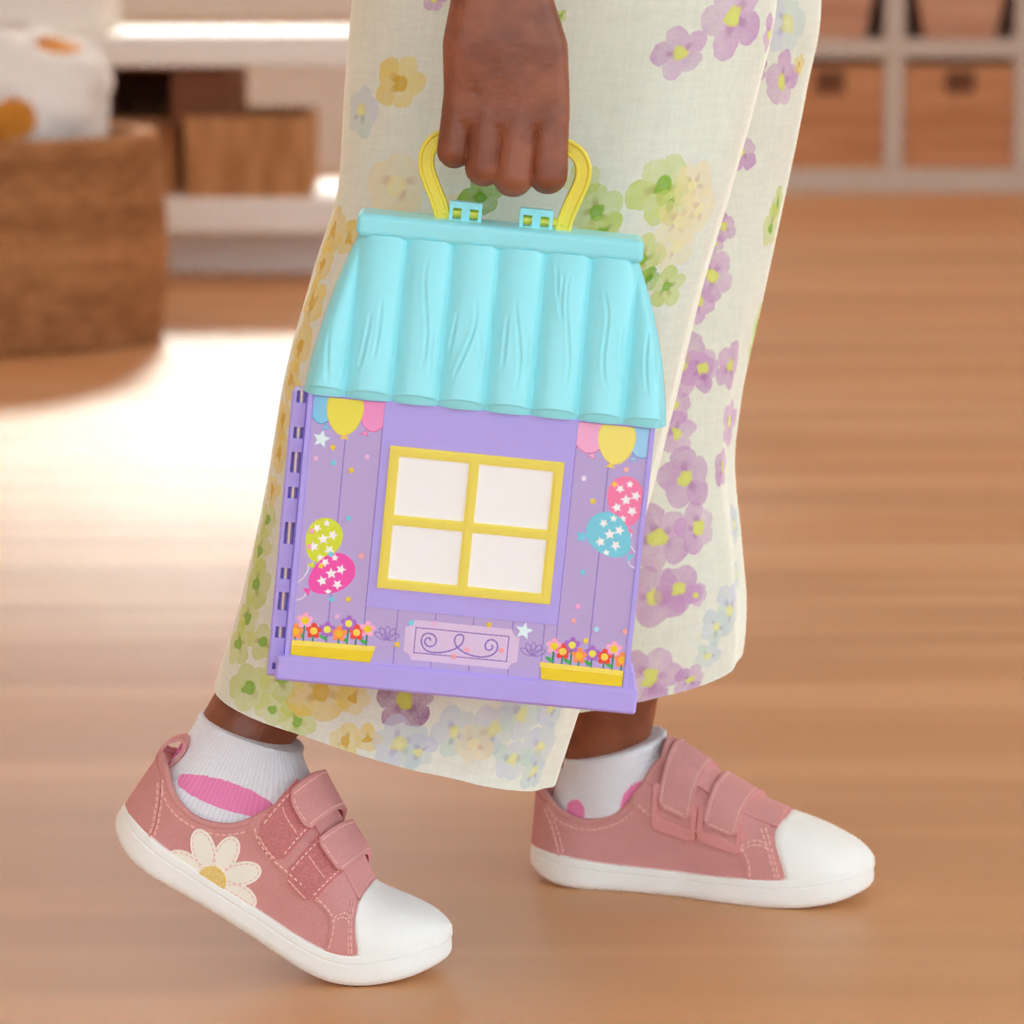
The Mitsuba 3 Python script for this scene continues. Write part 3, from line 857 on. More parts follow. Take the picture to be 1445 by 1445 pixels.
def make_shoe(key, near, place, camber):
    S, phi_of, side, over, cam = shoe_maker(camber, place)

    def fin(m, mat, name, parent=key, smooth=35, **kw):
        m = tri(m)
        return put(name, m, mat, parent, smooth=smooth, **kw)

    def pl(m):
        m = tri(m)
        return trimesh.Trimesh(place(np.array(m.vertices)), m.faces, process=False)
    # sole: rings round the outline
    n = 72
    tt = np.linspace(0, math.pi, n)
    xs = SL * (1 - np.cos(tt)) / 2
    ring = np.vstack([np.c_[xs, cam(xs) - half(xs)], np.c_[xs[-2:0:-1], cam(xs[-2:0:-1]) + half(xs[-2:0:-1])]])
    d = np.roll(ring, -1, 0) - np.roll(ring, 1, 0)
    nr = np.c_[d[:, 1], -d[:, 0]]
    nr /= np.linalg.norm(nr, axis=1, keepdims=True)
    zb, zf = _zb(np.clip(ring[:, 0], 0, SL)), _zf(np.clip(ring[:, 0], 0, SL))
    V = []
    levels = [(-.006, 0.0, 0), (-.0022, 0.0, 0), (-.0006, .0012, 0), (.0004, .003, 0), (.0006, .35, 1), (.0003, .66, 1), (-.0003, .69, 1), (-.0003, .71, 1), (.0001, .74, 1), (0.0, .9, 1), (-.0006, .975, 1), (-.0018, 1.0, 1), (-.006, 1.0, 1)]
    for off, z, rel in levels:
        p = ring + nr * off
        V.append(np.c_[p, (zb + (zf - zb) * z) if rel else zb + z])
    R = len(ring)
    V.append(np.c_[ring[:, 0] * 0 + .1, ring[:, 1] * 0, zb * 0 + .0])
    F_ = []
    for i in range(len(levels) - 1):
        for j in range(R):
            k2 = (j + 1) % R
            F_ += [[i * R + j, i * R + k2, (i + 1) * R + k2], [i * R + j, (i + 1) * R + k2, (i + 1) * R + j]]
    V = np.vstack(V[:-1])
    for lev, rev in ((0, True), (len(levels) - 1, False)):
        # close with strips across the outline
        for j in range(1, n - 1):
            a, b = lev * R + j, lev * R + R - j
            a2, b2 = lev * R + j + 1, lev * R + (R - j - 1)
            q = [[a, a2, b], [a2, b2, b]] if a2 != b2 else [[a, a2, b]]
            F_ += [t[::-1] for t in q] if rev else q
        q = [[lev * R, lev * R + 1, lev * R + R - 1]]
        F_ += [t[::-1] for t in q] if rev else q
    sole = trimesh.Trimesh(V, np.array(F_), process=False)
    if sole.volume < 0:
        sole.invert()
    fin(pl(sole), 'mat_rubber', 'sole', label='white rubber sole')
    # upper: shell with the collar cut out

    def loft(x0, x1, inset, nx=90, nphi=64, floor=None):
        xs = x0 + (x1 - x0) * (1 - np.cos(np.linspace(0, math.pi, nx))) / 2
        ph = np.linspace(0, math.pi, nphi)
        P = S(xs[:, None], ph[None, :], -inset)
        idx = np.arange(nx * nphi).reshape(nx, nphi)
        q = np.stack([idx[:-1, :-1], idx[1:, :-1], idx[1:, 1:], idx[:-1, 1:]], -1).reshape(-1, 4)
        f = [q[:, [0, 1, 2]], q[:, [0, 2, 3]]]
        a, b = idx[:, 0], idx[:, -1]
        f.append(np.c_[a[:-1], b[:-1], b[1:]])
        f.append(np.c_[a[:-1], b[1:], a[1:]])
        for row, rev in ((idx[0], False), (idx[-1], True)):
            c = np.c_[np.full(nphi - 2, row[0]), row[1:-1], row[2:]]
            f.append(c[:, ::-1] if rev else c)
        m = trimesh.Trimesh(P.reshape(-1, 3), np.vstack(f), process=False)
        if m.volume < 0:
            m.invert()
        return m
    collar = [(-.03, .0555), (.0, .0535), (.010, .051), (.018, .0455), (.027, .0415), (.038, .0392), (.048, .0405), (.058, .0455), (.066, .0545), (.073, .066), (.079, .0755), (.086, .0800), (.092, .16), (-.03, .16)]
    cpts = np.vstack([spline(np.array(collar[:12]), 40), collar[12:]])
    cut = CrossSection([[(float(x), float(z)) for x, z in cpts]]).extrude(.2).rotate([90, 0, 0]).translate([0, .1, 0])
    up = to_man(loft(.0015, SL - .001, 0.0))
    hole = to_man(loft(.006, .125, .0032, 60, 48)).translate([0, 0, .002])
    upper = up - hole - cut
    fin(pl(upper), 'mat_canvas', 'upper', smooth=40)
    # rolled collar edge
    xs = cpts[2:40, 0]
    zs = cpts[2:40, 1]
    ce = S(xs, phi_of(xs, zs), -.0012)
    cf = S(xs, math.pi - phi_of(xs, zs), -.0012)
    for c in (ce, cf):
        fin(pl(sweep(c, circle(.0019, 10), up=(0, 1, .2))), 'mat_canvas', 'collar_binding')
    # toe cap
    nx, nphi = 40, 60
    ph = np.linspace(0.0, math.pi, nphi)
    edge = .1505 + .005 * np.cos(ph) ** 4 - .004 * np.sin(2 * ph) ** 2
    g = (1 - np.cos(np.linspace(0, math.pi / 2, nx)))[::-1]
    X = edge[None, :] + (SL - .0008 - edge[None, :]) * (1 - g[:, None])
    outer = S(X, ph[None, :] + 0 * X, .0014)
    outer[0] = S(X[0], ph, .0002)
    inner_ = S(X, ph[None, :] + 0 * X, -.003)
    idx = np.arange(nx * nphi).reshape(nx, nphi)
    q = np.stack([idx[:-1, :-1], idx[1:, :-1], idx[1:, 1:], idx[:-1, 1:]], -1).reshape(-1, 4)
    k2 = nx * nphi
    e0 = idx[0]
    f = np.vstack([q[:, [0, 1, 2]], q[:, [0, 2, 3]], q[:, [0, 2, 1]] + k2, q[:, [0, 3, 2]] + k2, np.c_[e0[:-1], e0[1:], e0[1:] + k2], np.c_[e0[:-1], e0[1:] + k2, e0[:-1] + k2], np.c_[np.full(nphi - 2, idx[-1, 0]), idx[-1, 1:-1], idx[-1, 2:]]])
    capm = trimesh.Trimesh(np.vstack([outer.reshape(-1, 3), inner_.reshape(-1, 3)]), f, process=False)
    if capm.volume < 0:
        capm.invert()
    fin(pl(capm), 'mat_rubber', 'toe_cap', label='white rubber toe cap', smooth=50)
    # heel panel and facing (overlays on both sides), stitched
    mirror = lambda x, z, off: place(S(x, math.pi - np.maximum(phi_of(x, z), .02), off))
    heel = Polygon([(.002, .016), (.024, .016), (.0225, .026), (.018, .037), (.0115, .0475), (.002, .0505)])
    facing = Polygon(np.vstack([spline([(.072, .0625), (.066, .050), (.074, .044), (.095, .0385), (.117, .0345), (.127, .031), (.132, .024), (.1335, .015)], 40), [(.1535, .016)], spline([(.1545, .016), (.150, .030), (.143, .044), (.132, .0505)], 16)[1:]]))
    stitches = []
    for fn in (side, mirror):
        fin(drape(heel, fn, -.001, .0011, .004), 'mat_canvas', 'heel_panel')
        fin(drape(facing, fn, -.001, .0013, .004), 'mat_canvas', 'facing')
    lines = [([(.0235, .017), (.0215, .026), (.0168, .037), (.0105, .0462)], .0012), ([(.0255, .017), (.0238, .026), (.0190, .0372), (.0128, .0470)], .0002),
             (spline([(.014, .0445), (.024, .0375), (.038, .0352), (.050, .0368), (.060, .0420), (.067, .0490)], 40), .0002),
             (spline([(.0685, .051), (.075, .0455), (.096, .0398), (.118, .0360), (.129, .0325)], 40), .0015), (spline([(.130, .0318), (.1345, .025), (.1355, .017)], 20), .0015),
             (spline([(.152, .018), (.148, .030), (.141, .043)], 20), .0015), (spline([(.1500, .018), (.146, .030), (.139, .042)], 20), .0015), (spline([(.130, .0325), (.137, .036), (.1455, .0335)], 20), .0015), (spline([(.130, .0305), (.137, .034), (.1462, .0315)], 20), .0015)]
    for pts, off in lines:
        for dsh in dashes(pts):
            stitches.append(drape(dsh, side, off - .0003, off + .0006, .01))
    # tongue
    tg = Polygon([(.074, 1.18), (.074, 1.96), (.146, 2.06), (.146, 1.08)]).buffer(.0005)
    fin(drape(sbox(.079, 1.0, .148, 2.14), over, -.001, .0018, .012 if False else .03), 'mat_canvas', 'tongue')
    # straps
    bands = [(.078, .0975), (.1035, .1225)] if near else [(.083, .1025), (.1105, .1295)]
    for (x0, x1), zend in zip(bands, (.067, .0550) if near else (.0470, .0395)):
        sh = -.005 if near else -.003
        # outline in (x, phi): rounded end on the near side
        pe = float(phi_of(np.array((x0 + x1) / 2 + sh), np.array(zend)))
        ph1 = math.pi - 0.42
        sk = lambda x, q, off, x0=x0, x1=x1, pe=pe: over(x + sh * np.clip((1.5 - q) / (1.5 - pe), -1.2, 1.2), q, off)
        r = .003
        rq = .05
        out = Polygon([(x0, pe + rq), (x0 + r, pe), (x1 - r, pe), (x1, pe + rq), (x1, ph1), (x0, ph1)])
        lift = .0062 if near else .0042
        st = fin(drape(out, sk, lift - .0028, lift, .006), 'mat_canvas', 'strap', smooth=40)
        for dsh in dashes([(x0 + .0018, 1.4), (x0 + .0018, pe + .06), (x0 + .004, pe + .03), (x1 - .004, pe + .03), (x1 - .0018, pe + .06), (x1 - .0018, 1.4)], .03, .02, .0007):
            pass
        # stitches along the strap's edges
        for xx in (x0 + .0018, x1 - .0018):
            qs = np.linspace(pe + .06, 1.7, 26)
            for i in range(0, 25):
                q0, q1 = qs[i], qs[i] + (qs[1] - qs[0]) * .62
                stitches.append(drape(sbox(xx - .00035, q0, xx + .00035, q1), sk, lift - .0003, lift + .0003, .05))
        for i in range(4):
            xa = x0 + .0035 + i * (x1 - x0 - .007) / 4
            stitches.append(drape(sbox(xa, pe + .032, xa + .0022, pe + .044), sk, lift - .0003, lift + .0003, .05))
        if near:
            # loop tape that the strap closes on, reaching further down
            zt = {.067: .0415, .055: .0325}[zend]
            p2 = float(phi_of(np.array(x0 + sh + .01), np.array(zt)))
            p3 = pe + .22
            sk2 = lambda x, q, off, pe=pe: over(x + sh * np.clip((1.5 - q) / (1.5 - pe), -1.2, 2.2), q, off)
            pad = Polygon([(x0 - .0005, p2 + .10), (x0 + .004, p2), (x1 - .004, p2), (x1 + .0005, p2 + .10), (x1 + .0005, p3), (x0 - .0005, p3)])
            pd = fin(drape(pad, sk2, 0.0, .0021, .006), 'mat_loop_tape', 'strap_tape')
            for xx in (x0 + .0012, x1 - .0012):
                qs = np.linspace(p2 + .12, p3, 10)
                for i in range(9):
                    stitches.append(drape(sbox(xx - .00035, qs[i], xx + .00035, qs[i] + (qs[1] - qs[0]) * .62), sk2, .0018, .0024, .05))
            for q in (p2 + .03, p2 + .36):
                for i in range(5):
                    xa = x0 + .003 + i * (x1 - x0 - .006) / 5
                    stitches.append(drape(sbox(xa, q - .006, xa + .0022, q + .006), sk2, .0018, .0024, .05))
        else:
            # moulded slot the strap passes through
            xm = (x0 + x1) / 2 + sh
            wx, hq = (x1 - x0) / 2, .0052
            outr = sbox(-wx - .0005, -.0048, wx + .0005, .0058).buffer(.0030)
            slot = sbox(-wx + .0006, -.0020, wx - .0006, .0036).buffer(.0010)
            rg = affinity.translate(affinity.scale(outr.difference(slot), 1, 1 / .040, origin=(0, 0)), xm, pe - .005)
            fin(drape(rg, over, 0, .0028, .004), 'mat_loop_ring', 'strap_loop', label='smooth moulded pink loop')
    # heel pull loop
    hx = np.array([S(np.array(.0018), np.array(math.pi / 2 - .9), 0)])[0]
    p0 = S(np.array([.004]), phi_of(np.array([.004]), np.array([.044])), 0)[0] * [1, 0, 1]
    lp = spline([(p0[0] + .001, p0[2] - .012), (p0[0] - .0015, p0[2] + .004), (p0[0] + .0005, p0[2] + .018), (p0[0] + .006, p0[2] + .0215), (p0[0] + .0085, p0[2] + .016), (p0[0] + .006, p0[2] + .006), (p0[0] + .005, p0[2] - .006)], 36)
    lpm = sweep(np.c_[lp[:, 0], np.full(36, 0.0), lp[:, 1]], [(-.0009, -.0055), (.0009, -.0055), (.0009, .0055), (-.0009, .0055)])
    fin(pl(lpm), 'mat_canvas', 'heel_loop')
    if near:
        # half daisy sewn onto the side
        c = np.array([.0625, .0150])
        fx = place
        for i, (ang, ln) in enumerate(((178, .0245), (134, .0262), (91, .0245), (44, .0252), (2, .0245))):
            t = np.linspace(0, math.pi * 2, 40, endpoint=False)
            r = np.array([ln * .58, .0072])
            px = ln * .50 + r[0] * np.cos(t)
            py = .0068 * np.sin(t) * (0.72 + .38 * (px / ln))
            p = affinity.rotate(Polygon(np.c_[px, py]), ang, origin=(0, 0))
            p = affinity.translate(p, *c).intersection(sbox(0, .0138, .2, .1))
            if p.is_empty:
                continue
            pk = fin(drape(p, side, 0, .0009 + .0001 * (i % 2), .004), 'mat_applique', 'daisy_petal')
            for dsh in dashes(np.array(p.buffer(-.0013).exterior.coords), .003, .0019, .0005):
                stitches.append(drape(dsh, side, .0007, .0011, .01))
        fin(drape(Point(*c).buffer(.0078).intersection(sbox(0, .0138, .2, .1)), side, .0008, .0018, .003), 'mat_daisy_heart', 'daisy_heart')
    fin(cat(stitches), 'mat_thread', 'stitching', smooth=False, kind='stuff')
    return S, side


# near shoe: heel lifted, bent at the ball of the foot
PITCH, YAW_N, PIV = math.radians(29), math.radians(10), .150
_xs = np.linspace(-.03, .24, 541)
_th = PITCH * (1 - np.clip((_xs - .118) / .05, 0, 1) ** 2 * (3 - 2 * np.clip((_xs - .118) / .05, 0, 1)))
_px = np.cumsum(np.cos(_th)) * (_xs[1] - _xs[0])
_pz = np.cumsum(-np.sin(_th)) * (_xs[1] - _xs[0])
_px -= np.interp(PIV, _xs, _px)
_pz -= _pz.min() - 0.0
BALL = np.array([-.0815, 1.868])


def place_near(p):
    p = np.asarray(p, float)
    sh = p.shape
    p = p.reshape(-1, 3)
    th = np.interp(p[:, 0], _xs, _th)
    X = np.interp(p[:, 0], _xs, _px) + p[:, 2] * np.sin(th)
    Z = np.interp(p[:, 0], _xs, _pz) + p[:, 2] * np.cos(th)
    Yl = p[:, 1]
    c, s = math.cos(YAW_N), math.sin(YAW_N)
    return np.stack([BALL[0] + X * c + Yl * s, BALL[1] - X * s + Yl * c, Z], -1).reshape(sh)


YAW_F, HEEL_F = math.radians(16), np.array([.0120, 2.062])


def place_far(p):
    p = np.asarray(p, float)
    sh = p.shape
    p = p.reshape(-1, 3)
    c, s = math.cos(YAW_F), math.sin(YAW_F)
    return np.stack([HEEL_F[0] + p[:, 0] * c + p[:, 1] * s, HEEL_F[1] - p[:, 0] * s + p[:, 1] * c, p[:, 2]], -1).reshape(sh)


sk0 = thing('sneaker', 'pink canvas sneaker with a white daisy on its side, heel lifted off the floor', 'shoe')
make_shoe(sk0, True, place_near, .005)
sk1 = thing('sneaker', 'pink canvas sneaker without daisy, planted flat on the floor in front', 'shoe')
make_shoe(sk1, False, place_far, -.005)

# ------------------------------------------------------------------ the child
pk = thing('person', 'child in flowered wide trousers walking and carrying the toy house, seen from waist to feet', 'person')
YH = 1.800
R_ = lambda px: px * YH / 5128
parts = []
# right arm and hand
elbow, wrist = at(716, -430, 1.835), at(707, 6, 1.806)
shoulder = np.array([.02, 1.875, .835])
parts += [bone(shoulder, .036, elbow, .029), bone(elbow, .030, at(714, -260, 1.82), .0295, 32), bone(at(714, -260, 1.82), .0295, at(712, -130, 1.811), .0225, 32)]
px = lambda q: q * YH / 5128
N_ = 32
# back of the hand: one dome from the wrist to the knuckles and the webs
rowf = [((696, -130), 50, 1.8100), ((728, -130), 50, 1.8100)]
row0 = [((677, -14), 37, 1.8060), ((709, -16), 40, 1.8060), ((738, -14), 37, 1.8060)]
row1 = [((657, 62), 32, 1.8040), ((700, 60), 33, 1.8015), ((742, 60), 33, 1.8015), ((769, 68), 32, 1.8035)]
row2 = [((652, 126), 25.5, 1.8035), ((692, 138), 26.5, 1.8003), ((735, 142), 27.5, 1.7992), ((776, 136), 27.5, 1.8022)]
row3 = [((648, 160), 24, 1.8030), ((689, 168), 25.5, 1.7999), ((733, 169), 26.5, 1.7989), ((776, 164), 26.5, 1.8019)]
mk = lambda row: [ball(at(*c, Y), px(r), N_) for c, r, Y in row]
parts += [Manifold.batch_hull(mk(rowf) + mk(row0)), Manifold.batch_hull(mk(row0) + mk(row1)), Manifold.batch_hull(mk(row1) + mk(row2)), Manifold.batch_hull(mk(row2) + mk(row3))]
FG = {'i': ((777, 150), 27, 1.8020, (773, 246), 28, 1.8000), 'm': ((734, 154), 27, 1.7990, (724, 249), 29, 1.7965),
      'r': ((691, 150), 26, 1.8000, (683, 236), 27, 1.7985), 'l': ((649, 142), 24, 1.8035, (641, 213), 24.5, 1.8020)}
for M2, rm, Ym, P2, rp, Yp in FG.values():
    M, Pp = at(*M2, Ym), at(*P2, Yp)
    mid = at(M2[0] * .5 + P2[0] * .5, M2[1] * .5 + P2[1] * .5, (Ym + Yp) / 2 - .0003)
    parts += chain([(M, px(rm)), (mid, px(rm * .5 + rp * .5 - .6)), (Pp, px(rp))], N_)
    D = at(P2[0], P2[1] - 6, 1.8290)
    parts += chain([(Pp, px(rp)), (D, px(rp - 4))], N_)
    parts.append(bone(D, px(rp - 4), at(P2[0] + 2, P2[1] - 48, 1.8360), px(rp - 7), N_))
# palm behind
palm = [at(u, v, 1.818) for u, v in ((662, 60), (755, 60), (768, 128), (660, 124))]
parts.append(Manifold.batch_hull([ball(q, .0105) for q in palm]))
# thumb, folded behind the handle
parts += chain([(at(745, 45, 1.815), .0145), (at(768, 110, 1.832), .0115), (at(764, 170, 1.846), .0092), (at(738, 206, 1.850), .0082)])
parts = [union(parts) - union([ball(at(u, v, y), r, 24) for u, v, y, r in ((664, 131, 1.7872, .0062), (703, 143, 1.7836, .0062), (742, 147, 1.7826, .0062), (783, 141, 1.7862, .0062))])]
# legs, hips, torso, head
hipn, hipf = np.array([.035, 1.945, .545]), np.array([.035, 2.035, .545])
an_n, an_f = at(358, 1012, 1.910), at(858, 1032, 2.055)
kn_n, kn_f = at(640, 600, 1.935), at(885, 640, 2.04)
body = []
heel_n, toe_n = place_near(np.array([.030, 0, .033])), place_near(np.array([.125, 0.001, .034]))
heel_f, toe_f = place_far(np.array([.030, 0, .033])), place_far(np.array([.125, -.001, .034]))
for hip, kn, an, hl, toe in ((hipn, kn_n, an_n, heel_n, toe_n), (hipf, kn_f, an_f, heel_f, toe_f)):
    calf = kn * .62 + an * .38
    body += [bone(hip, .062, kn, .040), bone(kn, .039, calf, .038), bone(calf, .036, an, .0245, 32)]
    body += [bone(an, .0245, hl, .0165, 32), bone(hl, .0165, toe, .011)]
chest, waist = np.array([.03, 1.99, .78]), np.array([.03, 1.99, .63])
body += [Manifold.batch_hull([ball(hipn, .06), ball(hipf, .06), ball(waist + [0, -.03, 0], .068), ball(waist + [0, .03, 0], .068)]),
         Manifold.batch_hull([ball(waist + [0, -.03, 0], .066), ball(waist + [0, .03, 0], .066), ball(chest + [0, -.06, 0], .062), ball(chest + [0, .06, 0], .062)]),
         Manifold.batch_hull([ball(chest + [0, -.06, 0], .06), ball(chest + [0, .06, 0], .06), ball(shoulder + [0, .012, -.01], .035), ball([.02, 2.105, .825], .035)]),
         bone([.025, 1.99, .83], .042, [.035, 1.99, .91], .036), bone([.02, 1.99, 1.0], .080, [.045, 1.99, .965], .066), bone([.04, 1.99, .94], .05, [.085, 1.99, .945], .035),
         bone([.02, 2.105, .835], .036, [.01, 2.15, .66], .029), bone([.01, 2.15, .66], .029, [.07, 2.15, .52], .02), bone([.07, 2.15, .52], .021, [.10, 2.15, .46], .018)]
bm = tri(union([union(body)]).refine_to_length(.009))
hd = union(parts).refine_to_length(.0021)
bm = union([hd, to_man(taubin(bm, 12))])
bt = tri(bm)
bt.merge_vertices()
zlow = bt.vertices[:, 1] < 1.87
w0 = np.array(bt.vertices)
taubin(bt, 9)
put('body', bt, 'mat_skin', pk, label='brown skinned hand, forearm and ankles', smooth=True)

# shirt and hair (above the frame)
sh = [Manifold.batch_hull([ball(waist + [0, -.035, -.02], .080), ball(waist + [0, .035, -.02], .080), ball(chest + [0, -.06, 0], .072), ball(chest + [0, .06, 0], .072)]),
      Manifold.batch_hull([ball(chest + [0, -.06, 0], .070), ball(chest + [0, .06, 0], .070), ball(shoulder + [0, .012, -.01], .043), ball([.02, 2.105, .825], .043)]),
      bone(shoulder, .043, shoulder * .55 + elbow * .45, .046), bone([.02, 2.105, .835], .043, [.015, 2.13, .75], .044)]
put('shirt', taubin(tri(union(sh).refine_to_length(.012)), 8), 'mat_shirt', pk, smooth=True)
put('hair', taubin(tri(union([bone([.005, 1.99, 1.012], .088, [-.005, 1.99, .985], .088)]).refine_to_length(.012)), 4), 'mat_hair', pk, smooth=True)

# socks


def sock_col(spots):
    def fn(p, n, uv):
        rib = 0.5 + 0.5 * dr.sin(uv.x * 2 * math.pi / .0016)
        c = mi.Color3f(srgb(238, 238, 243)) * (0.90 + 0.10 * rib) * (0.93 + .1 * noise(uv.x * 1800, uv.y * 1800))
        for (su, sv, ru, rv, sk) in spots:
            d = dr.sqrt(dr.square((uv.x - su) / ru) + dr.square((uv.y - sv - sk * (uv.x - su)) / rv))
            d += 0.10 * (noise(uv.x * 900, uv.y * 500) - .5)
            c = mix(c, mi.Color3f(srgb(244, 142, 190)) * (0.9 + .1 * rib), smoothstep(1.04, .96, d))
        return c
    return fn


def rib_bump(p, n, uv):
    return 0.5 + 0.5 * dr.sin(uv.x * 2 * math.pi / .0016)


def make_sock(an, axis, cutp, cutn, place, r_top, spots, key):
    h, m_, t_ = place(np.array([.030, 0, .034])), place(np.array([.058, 0, .036])), place(np.array([.086, 0, .052]))
    low = an - axis * .016
    top = an + axis * .045
    B_ = lambda c, r: ball(c, r, 40)
    s = union([Manifold.batch_hull([B_(top, r_top), B_(low, r_top)]), Manifold.batch_hull([B_(low, r_top - .0005), B_(an, r_top - .001), B_(h, .0212), B_(m_, .0205)]),
               Manifold.batch_hull([B_(low + axis * .012, .0255), B_(m_, .0205), B_(t_, .0185)])])
    n = np.array(cutn) / np.linalg.norm(cutn)
    s = s.trim_by_plane([float(-x) for x in n], float(-np.dot(n, cutp)))
    m = tri(s.refine_to_length(.003))
    m.merge_vertices()
    m = taubin(m, 6)
    v = np.array(m.vertices)
    side = np.array([axis[2], 0, -axis[0]])
    rel = v - an
    ang = np.arctan2(rel @ side, -(rel @ np.array([0, 1.0, 0])) + 1e-9)
    uv = np.c_[ang * .028, rel @ axis]
    scene[key] = {'type': 'twosided', 'bsdf': {'type': 'bumpmap', 'bump': proc(rib_bump, 2e-4), 'scale': 2.2e-4, 'nested': {'type': 'principled', 'base_color': proc(sock_col(spots)), 'roughness': 0.95, 'specular': 0.1, 'sheen': 0.3}}}
    put('sock', m, key, pk, label='white ribbed sock with pink spots', smooth=True, uv=uv)


ax_n = np.array([math.sin(math.radians(22)), 0, math.cos(math.radians(22))])
make_sock(at(352, 1040, 1.905), ax_n, at(358, 1030, 1.905), ax_n + [-.04, 0, 0], place_near, .0295, [(-.001, -.024, .0185, .0068, .10), (-.034, -.016, .006, .008, 0)], 'mat_sock_near')
ax_f = np.array([.05, 0, .9987])
make_sock(at(866, 1080, 2.053), np.array([.05, 0, .9987]), at(864, 1050, 2.053), np.array([-.26, 0, 1.0]), place_far, .0292, [(.012, -.013, .0085, .0105, .5), (-.022, -.022, .0055, .006, 0)], 'mat_sock_far')

